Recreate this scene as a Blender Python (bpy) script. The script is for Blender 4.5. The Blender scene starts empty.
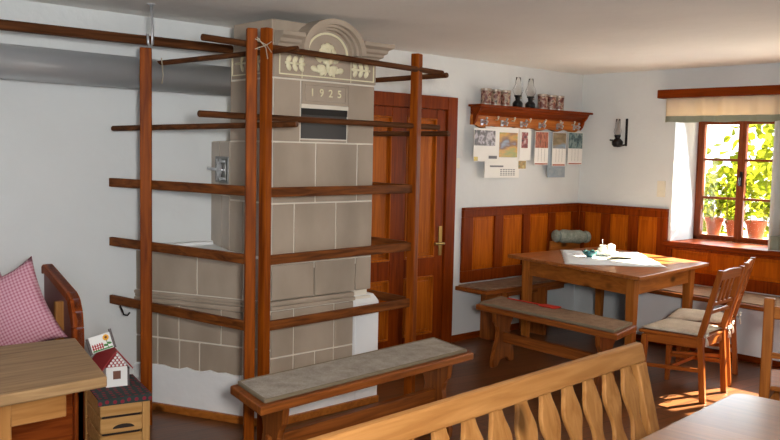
import bpy, bmesh, math, random
from mathutils import Vector, Matrix, noise
random.seed(7)
scene = bpy.context.scene
COL = scene.collection
R = math.radians
ORG = {}

# ------------------------------------------------------------------ materials
def lin(c):
    return c/12.92 if c <= .04045 else ((c+.055)/1.055)**2.4
def rgb(r, g, b):
    return (lin(r/255), lin(g/255), lin(b/255), 1)
def newmat(name):
    m = bpy.data.materials.new(name); m.use_nodes = True
    nt = m.node_tree
    return m, nt, nt.nodes['Principled BSDF']
def link(nt, a, b): nt.links.new(a, b)
def node(nt, t, **kw):
    n = nt.nodes.new(t)
    for k, v in kw.items(): setattr(n, k, v)
    return n
def plain(name, col, rough=.5, metal=0, bump=0, bscale=60, spec=.5, vary=0):
    m, nt, b = newmat(name)
    b.inputs['Base Color'].default_value = col
    b.inputs['Roughness'].default_value = rough
    b.inputs['Metallic'].default_value = metal
    b.inputs['Specular IOR Level'].default_value = spec
    tc = node(nt, 'ShaderNodeTexCoord')
    nz = node(nt, 'ShaderNodeTexNoise'); nz.inputs['Scale'].default_value = bscale
    nz.inputs['Detail'].default_value = 4
    link(nt, tc.outputs['Object'], nz.inputs['Vector'])
    if bump:
        bp = node(nt, 'ShaderNodeBump'); bp.inputs['Strength'].default_value = bump
        bp.inputs['Distance'].default_value = .01
        link(nt, nz.outputs['Fac'], bp.inputs['Height']); link(nt, bp.outputs['Normal'], b.inputs['Normal'])
    if vary:
        n2 = node(nt, 'ShaderNodeTexNoise'); n2.inputs['Scale'].default_value = 3; n2.inputs['Detail'].default_value = 5
        link(nt, tc.outputs['Object'], n2.inputs['Vector'])
        rp = node(nt, 'ShaderNodeValToRGB')
        rp.color_ramp.elements[0].position = .35; rp.color_ramp.elements[1].position = .7
        rp.color_ramp.elements[0].color = tuple(c*(1-vary) for c in col[:3])+(1,)
        rp.color_ramp.elements[1].color = tuple(min(1, c*(1+vary)) for c in col[:3])+(1,)
        link(nt, n2.outputs['Fac'], rp.inputs['Fac']); link(nt, rp.outputs['Color'], b.inputs['Base Color'])
    return m
WOODS = {}
def wood(kind, axis='x'):
    """grain stretched along one local axis; dark and light tones of one timber"""
    if (kind, axis) in WOODS: return WOODS[kind, axis]
    dark, light, rough, knots = TIMBER[kind]
    m, nt, b = newmat('wood_%s_%s' % (kind, axis))
    tc = node(nt, 'ShaderNodeTexCoord'); mp = node(nt, 'ShaderNodeMapping')
    s = {'x': (1.2, 18, 18), 'y': (18, 1.2, 18), 'z': (18, 18, 1.2)}[axis]
    mp.inputs['Scale'].default_value = s
    oi = node(nt, 'ShaderNodeObjectInfo'); mx = node(nt, 'ShaderNodeVectorMath', operation='ADD')
    cx = node(nt, 'ShaderNodeCombineXYZ')
    mul = node(nt, 'ShaderNodeMath', operation='MULTIPLY'); mul.inputs[1].default_value = 13
    link(nt, oi.outputs['Random'], mul.inputs[0])
    for i in range(3): link(nt, mul.outputs[0], cx.inputs[i])
    link(nt, tc.outputs['Object'], mx.inputs[0]); link(nt, cx.outputs[0], mx.inputs[1])
    link(nt, mx.outputs[0], mp.inputs['Vector'])
    nz = node(nt, 'ShaderNodeTexNoise'); nz.inputs['Scale'].default_value = 2.2; nz.inputs['Detail'].default_value = 7
    nz.inputs['Distortion'].default_value = .8
    link(nt, mp.outputs[0], nz.inputs['Vector'])
    rp = node(nt, 'ShaderNodeValToRGB'); e = rp.color_ramp.elements
    e[0].position = .3; e[0].color = dark; e[1].position = .72; e[1].color = light
    link(nt, nz.outputs['Fac'], rp.inputs['Fac'])
    out = rp.outputs['Color']
    if knots:
        vo = node(nt, 'ShaderNodeTexVoronoi'); vo.inputs['Scale'].default_value = knots
        vm = node(nt, 'ShaderNodeMapping')
        vm.inputs['Scale'].default_value = {'x': (.5, 1, 1), 'y': (1, .5, 1), 'z': (1, 1, .5)}[axis]
        link(nt, mx.outputs[0], vm.inputs['Vector']); link(nt, vm.outputs[0], vo.inputs['Vector'])
        kr = node(nt, 'ShaderNodeValToRGB'); k = kr.color_ramp.elements
        k[0].position = .05; k[0].color = (1, 1, 1, 1); k[1].position = .13; k[1].color = (0, 0, 0, 1)
        link(nt, vo.outputs['Distance'], kr.inputs['Fac'])
        mc = node(nt, 'ShaderNodeMixRGB'); mc.inputs[2].default_value = tuple(c*.35 for c in dark[:3])+(1,)
        link(nt, kr.outputs['Color'], mc.inputs[0]); link(nt, out, mc.inputs[1]); out = mc.outputs[0]
    link(nt, out, b.inputs['Base Color'])
    b.inputs['Roughness'].default_value = rough; b.inputs['Specular IOR Level'].default_value = .08 if kind in ('post', 'bar', 'pole', 'stile', 'panel', 'doorpanel', 'settle') else .2
    bp = node(nt, 'ShaderNodeBump'); bp.inputs['Strength'].default_value = .12; bp.inputs['Distance'].default_value = .004
    link(nt, nz.outputs['Fac'], bp.inputs['Height']); link(nt, bp.outputs['Normal'], b.inputs['Normal'])
    WOODS[kind, axis] = m
    return m
TIMBER = {
    'stile':  (rgb(96, 35, 3), rgb(136, 56, 8), .4, 0),
    'panel':  (rgb(146, 66, 6), rgb(190, 98, 16), .4, 5),
    'doorpanel': (rgb(140, 68, 10), rgb(184, 98, 24), .42, 4),
    'post':   (rgb(98, 40, 2), rgb(150, 74, 12), .45, 0),
    'bar':    (rgb(66, 32, 12), rgb(132, 74, 32), .48, 0),
    'pole':   (rgb(54, 30, 14), rgb(104, 62, 34), .5, 0),
    'honey':  (rgb(138, 76, 26), rgb(180, 108, 44), .38, 4),
    'bench':  (rgb(110, 56, 20), rgb(160, 90, 38), .38, 0),
    'pine':   (rgb(142, 92, 44), rgb(176, 124, 70), .4, 3.2),
    'crate':  (rgb(172, 124, 66), rgb(202, 156, 98), .6, 4),
    'settle': (rgb(114, 48, 16), rgb(158, 76, 28), .42, 0),
    'oldtop': (rgb(126, 95, 62), rgb(168, 134, 94), .5, 2.4),
    'table':  (rgb(138, 78, 34), rgb(180, 110, 58), .3, 3),
    'window': (rgb(88, 36, 8), rgb(124, 58, 18), .42, 0),
    'fascia': (rgb(152, 76, 20), rgb(198, 118, 44), .4, 0),
    'chair':  (rgb(124, 60, 18), rgb(168, 94, 36), .36, 0),
}
def plaster(name, col):
    m, nt, b = newmat(name)
    tc = node(nt, 'ShaderNodeTexCoord')
    n1 = node(nt, 'ShaderNodeTexNoise'); n1.inputs['Scale'].default_value = 1.6; n1.inputs['Detail'].default_value = 6
    n2 = node(nt, 'ShaderNodeTexNoise'); n2.inputs['Scale'].default_value = 9; n2.inputs['Detail'].default_value = 8
    for n in (n1, n2): link(nt, tc.outputs['Object'], n.inputs['Vector'])
    rp = node(nt, 'ShaderNodeValToRGB')
    rp.color_ramp.elements[0].position = .3; rp.color_ramp.elements[1].position = .7
    rp.color_ramp.elements[0].color = tuple(c*.93 for c in col[:3])+(1,); rp.color_ramp.elements[1].color = col
    link(nt, n1.outputs['Fac'], rp.inputs['Fac']); link(nt, rp.outputs['Color'], b.inputs['Base Color'])
    b.inputs['Roughness'].default_value = .85; b.inputs['Specular IOR Level'].default_value = .2
    bp = node(nt, 'ShaderNodeBump'); bp.inputs['Strength'].default_value = .35; bp.inputs['Distance'].default_value = .02
    link(nt, n2.outputs['Fac'], bp.inputs['Height']); link(nt, bp.outputs['Normal'], b.inputs['Normal'])
    return m
def planks(name, c1, c2, mortar, rough, rot=0, w=1.6, h=.16):
    m, nt, b = newmat(name)
    tc = node(nt, 'ShaderNodeTexCoord'); mp = node(nt, 'ShaderNodeMapping'); mp.inputs['Rotation'].default_value = (0, 0, rot)
    link(nt, tc.outputs['Object'], mp.inputs['Vector'])
    br = node(nt, 'ShaderNodeTexBrick'); br.inputs['Scale'].default_value = 1
    br.inputs['Brick Width'].default_value = w; br.inputs['Row Height'].default_value = h
    br.inputs['Mortar Size'].default_value = .0025; br.inputs['Mortar'].default_value = mortar
    br.inputs['Color1'].default_value = c1; br.inputs['Color2'].default_value = c2
    link(nt, mp.outputs[0], br.inputs['Vector'])
    m2 = node(nt, 'ShaderNodeMapping'); m2.inputs['Scale'].default_value = (2, 26, 26)
    link(nt, mp.outputs[0], m2.inputs['Vector'])
    nz = node(nt, 'ShaderNodeTexNoise'); nz.inputs['Scale'].default_value = 1.6; nz.inputs['Detail'].default_value = 6
    link(nt, m2.outputs[0], nz.inputs['Vector'])
    rp = node(nt, 'ShaderNodeValToRGB'); e = rp.color_ramp.elements
    e[0].position = .25; e[0].color = (.62, .62, .62, 1); e[1].position = .75; e[1].color = (1.12, 1.12, 1.12, 1)
    link(nt, nz.outputs['Fac'], rp.inputs['Fac'])
    mx = node(nt, 'ShaderNodeMixRGB', blend_type='MULTIPLY'); mx.inputs[0].default_value = 1
    link(nt, br.outputs['Color'], mx.inputs[1]); link(nt, rp.outputs['Color'], mx.inputs[2])
    link(nt, mx.outputs[0], b.inputs['Base Color']); b.inputs['Roughness'].default_value = rough
    bp = node(nt, 'ShaderNodeBump'); bp.inputs['Strength'].default_value = .1; bp.inputs['Distance'].default_value = .003
    link(nt, nz.outputs['Fac'], bp.inputs['Height']); link(nt, bp.outputs['Normal'], b.inputs['Normal'])
    return m
def checks(name, c1, c2, scale):
    m, nt, b = newmat(name)
    tc = node(nt, 'ShaderNodeTexCoord')
    vals = []
    sp = node(nt, 'ShaderNodeSeparateXYZ'); link(nt, tc.outputs['Object'], sp.inputs[0])
    for ax in ('X', 'Z'):
        a = node(nt, 'ShaderNodeMath', operation='MULTIPLY'); a.inputs[1].default_value = scale
        f = node(nt, 'ShaderNodeMath', operation='FRACT'); g = node(nt, 'ShaderNodeMath', operation='GREATER_THAN'); g.inputs[1].default_value = .55
        link(nt, sp.outputs[ax], a.inputs[0]); link(nt, a.outputs[0], f.inputs[0]); link(nt, f.outputs[0], g.inputs[0])
        vals.append(g)
    s = node(nt, 'ShaderNodeMath', operation='ADD'); link(nt, vals[0].outputs[0], s.inputs[0]); link(nt, vals[1].outputs[0], s.inputs[1])
    h = node(nt, 'ShaderNodeMath', operation='MULTIPLY'); h.inputs[1].default_value = .5; link(nt, s.outputs[0], h.inputs[0])
    mx = node(nt, 'ShaderNodeMixRGB'); mx.inputs[1].default_value = c1; mx.inputs[2].default_value = c2
    link(nt, h.outputs[0], mx.inputs[0]); link(nt, mx.outputs[0], b.inputs['Base Color'])
    b.inputs['Roughness'].default_value = .9; b.inputs['Specular IOR Level'].default_value = .15
    return m
def felt(name, c1, c2, scale=160):
    m, nt, b = newmat(name)
    tc = node(nt, 'ShaderNodeTexCoord')
    nz = node(nt, 'ShaderNodeTexNoise'); nz.inputs['Scale'].default_value = scale; nz.inputs['Detail'].default_value = 3
    n2 = node(nt, 'ShaderNodeTexNoise'); n2.inputs['Scale'].default_value = 14; n2.inputs['Detail'].default_value = 4
    for n in (nz, n2): link(nt, tc.outputs['Object'], n.inputs['Vector'])
    ad = node(nt, 'ShaderNodeMath', operation='ADD'); hf = node(nt, 'ShaderNodeMath', operation='MULTIPLY'); hf.inputs[1].default_value = .5
    link(nt, nz.outputs['Fac'], ad.inputs[0]); link(nt, n2.outputs['Fac'], ad.inputs[1]); link(nt, ad.outputs[0], hf.inputs[0])
    rp = node(nt, 'ShaderNodeValToRGB'); e = rp.color_ramp.elements
    e[0].position = .35; e[0].color = c1; e[1].position = .65; e[1].color = c2
    link(nt, hf.outputs[0], rp.inputs['Fac']); link(nt, rp.outputs['Color'], b.inputs['Base Color'])
    b.inputs['Roughness'].default_value = .95; b.inputs['Specular IOR Level'].default_value = .1
    bp = node(nt, 'ShaderNodeBump'); bp.inputs['Strength'].default_value = .3; bp.inputs['Distance'].default_value = .003
    link(nt, nz.outputs['Fac'], bp.inputs['Height']); link(nt, bp.outputs['Normal'], b.inputs['Normal'])
    return m
def tile_glaze():
    m, nt, b = newmat('glazed_tile')
    tc = node(nt, 'ShaderNodeTexCoord')
    nz = node(nt, 'ShaderNodeTexNoise'); nz.inputs['Scale'].default_value = 2.4; nz.inputs['Detail'].default_value = 7
    mp = node(nt, 'ShaderNodeMapping'); mp.inputs['Scale'].default_value = (1.5, 1.5, .8)
    link(nt, tc.outputs['Object'], mp.inputs['Vector']); link(nt, mp.outputs[0], nz.inputs['Vector'])
    rp = node(nt, 'ShaderNodeValToRGB'); e = rp.color_ramp.elements
    e[0].position = .3; e[0].color = rgb(153, 138, 121); e[1].position = .72; e[1].color = rgb(178, 161, 143)
    link(nt, nz.outputs['Fac'], rp.inputs['Fac']); link(nt, rp.outputs['Color'], b.inputs['Base Color'])
    b.inputs['Roughness'].default_value = .3; b.inputs['Specular IOR Level'].default_value = .3
    n2 = node(nt, 'ShaderNodeTexNoise'); n2.inputs['Scale'].default_value = 7
    link(nt, tc.outputs['Object'], n2.inputs['Vector'])
    bp = node(nt, 'ShaderNodeBump'); bp.inputs['Strength'].default_value = .12; bp.inputs['Distance'].default_value = .01
    link(nt, n2.outputs['Fac'], bp.inputs['Height']); link(nt, bp.outputs['Normal'], b.inputs['Normal'])
    return m
def glass(name, tint=(1, 1, 1, 1)):
    m, nt, b = newmat(name)
    b.inputs['Base Color'].default_value = tint; b.inputs['Roughness'].default_value = .02
    b.inputs['Transmission Weight'].default_value = 1; b.inputs['IOR'].default_value = 1.15
    return m
def pane_glass():
    m = bpy.data.materials.new('pane_glass'); m.use_nodes = True; nt = m.node_tree; nt.nodes.clear()
    o = node(nt, 'ShaderNodeOutputMaterial'); t = node(nt, 'ShaderNodeBsdfTransparent'); g = node(nt, 'ShaderNodeBsdfGlossy')
    g.inputs['Roughness'].default_value = .02; t.inputs['Color'].default_value = (.95, .97, .96, 1)
    mx = node(nt, 'ShaderNodeMixShader'); mx.inputs[0].default_value = .05
    link(nt, t.outputs[0], mx.inputs[1]); link(nt, g.outputs[0], mx.inputs[2]); link(nt, mx.outputs[0], o.inputs[0])
    return m
def translucent(name, col, tcol, mixv=.5, bump=0, stripes=0, green_noise=False):
    m = bpy.data.materials.new(name); m.use_nodes = True; nt = m.node_tree; nt.nodes.clear()
    o = node(nt, 'ShaderNodeOutputMaterial'); d = node(nt, 'ShaderNodeBsdfDiffuse'); t = node(nt, 'ShaderNodeBsdfTranslucent')
    d.inputs['Color'].default_value = col; t.inputs['Color'].default_value = tcol
    mx = node(nt, 'ShaderNodeMixShader'); mx.inputs[0].default_value = mixv
    link(nt, d.outputs[0], mx.inputs[1]); link(nt, t.outputs[0], mx.inputs[2]); link(nt, mx.outputs[0], o.inputs[0])
    return m
def photo(name, stops, scale=9, seed=0.0, stretch=(1, 1, 1)):
    """a small printed picture: blotches of the print's own colours"""
    m, nt, b = newmat(name)
    tc = node(nt, 'ShaderNodeTexCoord'); mp = node(nt, 'ShaderNodeMapping')
    mp.inputs['Location'].default_value = (seed, seed*.7, seed*1.3); mp.inputs['Scale'].default_value = stretch
    nz = node(nt, 'ShaderNodeTexNoise'); nz.inputs['Scale'].default_value = scale; nz.inputs['Detail'].default_value = 3
    link(nt, tc.outputs['Object'], mp.inputs['Vector']); link(nt, mp.outputs[0], nz.inputs['Vector'])
    rp = node(nt, 'ShaderNodeValToRGB'); cr = rp.color_ramp; cr.interpolation = 'LINEAR'
    cr.elements[0].position = stops[0][0]; cr.elements[0].color = stops[0][1]
    cr.elements[1].position = stops[-1][0]; cr.elements[1].color = stops[-1][1]
    for p, c in stops[1:-1]:
        e = cr.elements.new(p); e.color = c
    link(nt, nz.outputs['Fac'], rp.inputs['Fac']); link(nt, rp.outputs['Color'], b.inputs['Base Color'])
    b.inputs['Roughness'].default_value = .4
    return m

M = {}
M['wall'] = plaster('white_plaster', rgb(218, 219, 217))
M['ceiling'] = plaster('ceiling_plaster', rgb(240, 237, 232))
M['white_plaster'] = plaster('stove_plaster', rgb(240, 240, 239))
M['floor'] = planks('floor_boards', rgb(124, 76, 42), rgb(100, 60, 32), rgb(40, 24, 14), .33, rot=R(8), w=2.2, h=.14)
M['tile'] = tile_glaze()
M['grout'] = plain('grout', rgb(222, 212, 196), .8)
M['cream'] = plain('cream_relief', rgb(224, 215, 180), .4)
M['slot'] = plain('dark_niche', rgb(70, 68, 66), .5)
M['iron'] = plain('worn_iron', rgb(120, 118, 114), .35, .9, .3, 60)
M['black'] = plain('black_metal', rgb(26, 24, 24), .35, .5)
M['pipe'] = plain('galvanised_pipe', rgb(182, 185, 188), .34, .45, .05, 20)
M['steel'] = plain('bright_steel', rgb(196, 196, 198), .3, .6)
M['brass'] = plain('aged_brass', rgb(150, 122, 70), .35, .9)
M['string'] = plain('string', rgb(170, 158, 136), .9)
M['plastic'] = plain('ivory_plastic', rgb(222, 214, 194), .4)
M['paper'] = plain('white_paper', rgb(236, 232, 224), .7)
M['greypaper'] = plain('blue_grey_card', rgb(150, 160, 168), .6)
M['ink'] = plain('print_ink', rgb(110, 108, 110), .7)
M['redink'] = plain('red_print', rgb(176, 84, 60), .7)
M['cloth'] = plain('white_cloth', rgb(228, 232, 234), .9, 0, .2, 200)
M['feltgrey'] = felt('grey_felt', rgb(146, 138, 126), rgb(184, 176, 165))
M['feltedge'] = plain('felt_binding', rgb(126, 112, 90), .9)
M['feltbrown'] = felt('brown_felt', rgb(128, 104, 84), rgb(158, 134, 112))
M['cushion'] = felt('cream_cushion', rgb(186, 170, 148), rgb(212, 198, 178), 90)
M['ribbon'] = plain('white_ribbon', rgb(216, 210, 200), .8)
M['gingham'] = checks('pink_gingham', rgb(214, 168, 178), rgb(176, 104, 124), 62)
M['greencush'] = felt('grey_green_fabric', rgb(122, 128, 116), rgb(160, 164, 150), 60)
M['greencord'] = plain('dull_teal_fabric', rgb(84, 106, 106), .9)
M['terracotta'] = plain('terracotta', rgb(176, 92, 58), .75, 0, .2, 30, vary=.12)
M['leaf'] = translucent('green_leaf', rgb(52, 76, 16), rgb(98, 116, 22), .55)
M['leaf2'] = translucent('yellow_green_leaf', rgb(84, 100, 24), rgb(136, 140, 36), .55)
M['stem'] = plain('plant_stem', rgb(112, 104, 50), .7)
M['soil'] = plain('potting_soil', rgb(58, 42, 30), .95)
M['valance'] = translucent('valance_linen', rgb(232, 222, 204), rgb(240, 214, 176), .45)
M['band'] = translucent('grey_green_band', rgb(158, 162, 146), rgb(160, 156, 134), .3)
M['curtain'] = translucent('pale_curtain', rgb(206, 208, 204), rgb(206, 206, 200), .35)
M['pane'] = pane_glass()
M['glass'] = glass('clear_glass')
M['red'] = plain('red_plastic', rgb(206, 36, 26), .35)
M['teal'] = plain('teal_ceramic', rgb(64, 124, 128), .25, vary=.3)
M['china'] = plain('white_china', rgb(234, 230, 222), .15)
M['rush'] = plain('straw_mat', rgb(180, 172, 144), .8)
M['housewhite'] = plain('white_paint', rgb(232, 230, 226), .6)
M['roofred'] = plain('red_roof', rgb(150, 30, 34), .55)
M['darkframe'] = plain('dark_brown_paint', rgb(84, 72, 70), .6)
M['greencloth'] = plain('dark_green_cloth', rgb(46, 58, 56), .95)
def dotted(name, base, dot, scale):
    m, nt, b = newmat(name)
    tc = node(nt, 'ShaderNodeTexCoord'); vo = node(nt, 'ShaderNodeTexVoronoi'); vo.inputs['Scale'].default_value = scale
    vo.inputs['Randomness'].default_value = .25; vo.voronoi_dimensions = '2D'
    sp = node(nt, 'ShaderNodeSeparateXYZ'); ad = node(nt, 'ShaderNodeMath', operation='ADD'); cx = node(nt, 'ShaderNodeCombineXYZ')
    link(nt, tc.outputs['Object'], sp.inputs[0]); link(nt, sp.outputs['Y'], ad.inputs[0]); link(nt, sp.outputs['Z'], ad.inputs[1])
    link(nt, sp.outputs['X'], cx.inputs[0]); link(nt, ad.outputs[0], cx.inputs[1]); link(nt, cx.outputs[0], vo.inputs['Vector'])
    rp = node(nt, 'ShaderNodeValToRGB'); rp.color_ramp.interpolation = 'CONSTANT'
    rp.color_ramp.elements[0].color = dot; rp.color_ramp.elements[1].position = .27; rp.color_ramp.elements[1].color = base
    link(nt, vo.outputs['Distance'], rp.inputs['Fac']); link(nt, rp.outputs['Color'], b.inputs['Base Color'])
    b.inputs['Roughness'].default_value = .95
    return m
M['greencloth'] = dotted('dark_green_dotted_cloth', rgb(46, 58, 56), rgb(132, 34, 50), 30)
M['dotred'] = plain('dark_red_dot', rgb(132, 34, 50), .95)
M['yellow'] = plain('sunflower_yellow', rgb(232, 168, 40), .6)
M['petal'] = plain('sunflower_heart', rgb(110, 56, 24), .6)
M['grassgreen'] = plain('leaf_paint', rgb(70, 130, 60), .6)
M['fencered'] = plain('fence_paint', rgb(170, 40, 44), .6)
M['dark'] = plain('dark_inside', rgb(40, 28, 22), .8)
M['tin'] = photo('tin_print', [(.3, rgb(70, 30, 24)), (.45, rgb(120, 60, 46)), (.55, rgb(176, 150, 128)), (.68, rgb(64, 58, 40))], 26, 2)
M['tinlid'] = plain('tin_lid', rgb(176, 164, 150), .35, .6)
M['outside_wall'] = plain('sunlit_wall', rgb(236, 230, 214), .9)
M['hand'] = M['iron']

# ------------------------------------------------------------------ mesh builder
class MB:
    def __init__(s): s.bm = bmesh.new()
    def box(s, x0, x1, y0, y1, z0, z1, mtx=None):
        P = [(x, y, z) for x in (x0, x1) for y in (y0, y1) for z in (z0, z1)]
        v = [s.bm.verts.new((mtx @ Vector(p)) if mtx else p) for p in P]
        for f in ((0,1,3,2),(4,6,7,5),(0,4,5,1),(2,3,7,6),(0,2,6,4),(1,5,7,3)):
            s.bm.faces.new([v[i] for i in f])
        return s
    def bar(s, p0, p1, w, h, up=(0,0,1)):
        """square bar from p0 to p1, w across, h along up"""
        a, b = Vector(p0), Vector(p1); d = (b-a); L = d.length; d.normalize()
        u = Vector(up); side = d.cross(u).normalized(); u = side.cross(d).normalized()
        m = Matrix(((d.x, side.x, u.x, a.x), (d.y, side.y, u.y, a.y), (d.z, side.z, u.z, a.z), (0,0,0,1)))
        return s.box(0, L, -w/2, w/2, -h/2, h/2, m)
    def prism(s, pts, ext):
        e = Vector(ext)
        a = [s.bm.verts.new(p) for p in pts]; b = [s.bm.verts.new(Vector(p)+e) for p in pts]
        n = len(pts)
        s.bm.faces.new(a[::-1]); s.bm.faces.new(b)
        for i in range(n): s.bm.faces.new((a[i], a[(i+1) % n], b[(i+1) % n], b[i]))
        return s
    def poly(s, xy, z0, z1): return s.prism([(x, y, z0) for x, y in xy], (0, 0, z1-z0))
    def frustum(s, lo, hi, z0, z1):
        a = [s.bm.verts.new((x, y, z0)) for x, y in lo]; b = [s.bm.verts.new((x, y, z1)) for x, y in hi]
        n = len(lo); s.bm.faces.new(a[::-1]); s.bm.faces.new(b)
        for i in range(n): s.bm.faces.new((a[i], a[(i+1) % n], b[(i+1) % n], b[i]))
        return s
    def tube(s, pts, r, n=12, r1=None):
        pts = [Vector(p) for p in pts]; rings = []
        k = len(pts)
        for i, p in enumerate(pts):
            d = (pts[min(i+1, k-1)]-pts[max(i-1, 0)]).normalized()
            u = Vector((0,0,1)) if abs(d.z) < .9 else Vector((1,0,0))
            a = d.cross(u).normalized(); b = d.cross(a)
            rr = r if r1 is None else r+(r1-r)*i/(k-1)
            rings.append([s.bm.verts.new(p+(a*math.cos(2*math.pi*j/n)+b*math.sin(2*math.pi*j/n))*rr) for j in range(n)])
        for i in range(k-1):
            for j in range(n):
                s.bm.faces.new((rings[i][j], rings[i][(j+1) % n], rings[i+1][(j+1) % n], rings[i+1][j]))
        s.bm.faces.new(rings[0][::-1]); s.bm.faces.new(rings[-1])
        return s
    def lathe(s, prof, c=(0,0,0), n=24, mtx=None):
        rings = []
        for r, z in prof:
            rings.append([])
            for j in range(n):
                p = Vector((c[0]+r*math.cos(2*math.pi*j/n), c[1]+r*math.sin(2*math.pi*j/n), c[2]+z))
                rings[-1].append(s.bm.verts.new(mtx @ p if mtx else p))
        for i in range(len(rings)-1):
            for j in range(n):
                s.bm.faces.new((rings[i][j], rings[i][(j+1) % n], rings[i+1][(j+1) % n], rings[i+1][j]))
        s.bm.faces.new(rings[0][::-1]); s.bm.faces.new(rings[-1])
        return s
    def ball(s, c, rad, mtx=None, seg=10):
        m = Matrix.Translation(c) @ (mtx or Matrix()) @ Matrix.Diagonal((rad[0], rad[1], rad[2], 1))
        bmesh.ops.create_uvsphere(s.bm, u_segments=seg, v_segments=max(5, seg*2//3), radius=1, matrix=m)
        return s
    def build(s, name, mat, parent=None, local=False, smooth=False, bevel=0, seg=2, sub=0, shift=None, solid=0):
        bmesh.ops.recalc_face_normals(s.bm, faces=s.bm.faces)
        org = shift
        if org is None and parent is not None and not local: org = ORG[parent.name]
        if org is not None: bmesh.ops.translate(s.bm, verts=s.bm.verts, vec=-Vector(org))
        me = bpy.data.meshes.new(name); s.bm.to_mesh(me); s.bm.free()
        if smooth:
            for p in me.polygons: p.use_smooth = True
        o = bpy.data.objects.new(name, me); COL.objects.link(o)
        if mat: me.materials.append(mat)
        if parent is not None:
            o.parent = parent; ORG[o.name] = ORG[parent.name]
        else:
            if org is not None: o.location = org
            ORG[o.name] = Vector(org) if org is not None else Vector((0,0,0))
        if solid:
            md = o.modifiers.new('solidify', 'SOLIDIFY'); md.thickness = solid; md.offset = 0
        if bevel:
            md = o.modifiers.new('bevel', 'BEVEL'); md.width = bevel; md.segments = seg; md.limit_method = 'ANGLE'; md.angle_limit = R(35)
            md.harden_normals = False
        if sub:
            md = o.modifiers.new('subdiv', 'SUBSURF'); md.levels = sub; md.render_levels = sub
        return o
def tag(o, label, cat, group=None, kind=None):
    o['label'] = label; o['category'] = cat
    if group: o['group'] = group
    if kind: o['kind'] = kind
    return o
def thing(name, label, cat, loc=(0,0,0), rz=0, group=None):
    o = bpy.data.objects.new(name, None); o.empty_display_size = .1; COL.objects.link(o)
    o.location = loc; o.rotation_euler = (0, 0, rz); ORG[o.name] = Vector(loc)
    return tag(o, label, cat, group)
def struct(o, label, cat):
    return tag(o, label, cat, None, 'structure')
def copy_thing(src, loc, rz, label, group=None):
    c = src.copy(); COL.objects.link(c); c.location = loc; c.rotation_euler = (0, 0, rz); c['label'] = label
    ORG[c.name] = Vector(loc)
    for ch in list(src.children):
        d = ch.copy(); COL.objects.link(d); d.parent = c
        for g in list(ch.children):
            e = g.copy(); COL.objects.link(e); e.parent = d
    return c

# ------------------------------------------------------------------ room
YA, XB, HC = 4.85, 7.03, 2.385
X0, Y0 = -2.4, -3.0
struct(MB().box(X0-.2, XB+.62, Y0-.2, YA+.2, -.12, 0).build('floor', M['floor']), 'brown varnished wooden floor boards', 'floor')
struct(MB().box(X0-.2, XB+.62, Y0-.2, YA+.2, HC, HC+.15).build('ceiling', M['ceiling']), 'white plastered ceiling over the parlour', 'ceiling')
struct(MB().box(X0-.2, XB+.6, YA, YA+.2, 0, HC).build('wall_back', M['wall']), 'white plaster wall behind the stove and door', 'wall')
w = MB()
WY0, WY1, WZ0, WZ1 = 2.98, 3.852, .80, 2.02          # window recess
w.box(XB, XB+.6, WY1, YA, 0, HC)
W2Y0, W2Y1 = 1.47, 2.39                              # second window, beyond the picture's right edge
w.box(XB, XB+.6, W2Y1, WY0, 0, HC)
w.box(XB, XB+.6, Y0-.2, W2Y0, 0, HC)
for ya_, yb_w in ((WY0, WY1), (W2Y0, W2Y1)):
    w.box(XB, XB+.6, ya_, yb_w, 0, WZ0); w.box(XB, XB+.6, ya_, yb_w, WZ1, HC)
struct(w.build('wall_right', M['wall']), 'white plaster wall with the deep window recess', 'wall')
struct(MB().box(X0-.2, X0, Y0-.2, YA, 0, HC).build('wall_left', M['wall']), 'white plaster wall on the left side of the room', 'wall')
struct(MB().box(X0, XB, Y0-.2, Y0, 0, HC).build('wall_front', M['wall']), 'white plaster wall behind the viewer', 'wall')

# window
def make_window(name, label, yc):
    win = thing(name, label, 'window', (7.44, yc, .856)); win['kind'] = 'structure'
    fm = MB()
    FY0, FY1, FZ0, FZ1 = yc-.425, yc+.425, .856, 1.985
    fm.box(7.44, 7.51, FY0, FY0+.045, FZ0, FZ1); fm.box(7.44, 7.51, FY1-.035, FY1, FZ0, FZ1)
    fm.box(7.44, 7.51, FY0, FY1, FZ0, FZ0+.03); fm.box(7.44, 7.51, FY0, FY1, FZ1-.04, FZ1)
    fm.build('window_frame', wood('window', 'z'), win, bevel=.004)
    for a, b in ((yc, yc+.39), (yc-.38, yc)):
        s = MB()
        s.box(7.43, 7.475, a, a+.035, .886, 1.945); s.box(7.43, 7.475, b-.035, b, .886, 1.945)
        s.box(7.43, 7.475, a+.035, b-.035, .886, .906); s.box(7.43, 7.475, a+.035, b-.035, 1.91, 1.945)
        for z in (1.245, 1.592): s.box(7.437, 7.468, a+.035, b-.035, z-.011, z+.011)
        sash = s.build('sash', wood('window', 'z'), win, bevel=.003)
        MB().box(7.45, 7.454, a+.03, b-.03, .90, 1.915).build('pane', M['pane'], sash)
    h = MB().box(7.422, 7.432, yc-.02, yc+.005, 1.36, 1.49); h.tube([(7.425, yc-.008, 1.44), (7.395, yc-.008, 1.44), (7.392, yc-.008, 1.37)], .008)
    h.build('window_handle', M['black'], win)
make_window('window_1', 'brown wooden casement window with six panes above the sill', 3.425)
make_window('window_2', 'second brown casement window beyond the right edge', 1.93)
sl = MB().box(6.985, XB, 1.5, 3.90, .812, .858); sl.box(XB, 7.44, WY0, WY1, WZ0+.001, .856); sl.box(XB, 7.44, W2Y0, W2Y1, WZ0+.001, .856)
struct(sl.build('window_sill', wood('stile', 'y'), bevel=.006), 'reddish brown wooden sill under the window', 'sill')
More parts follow.
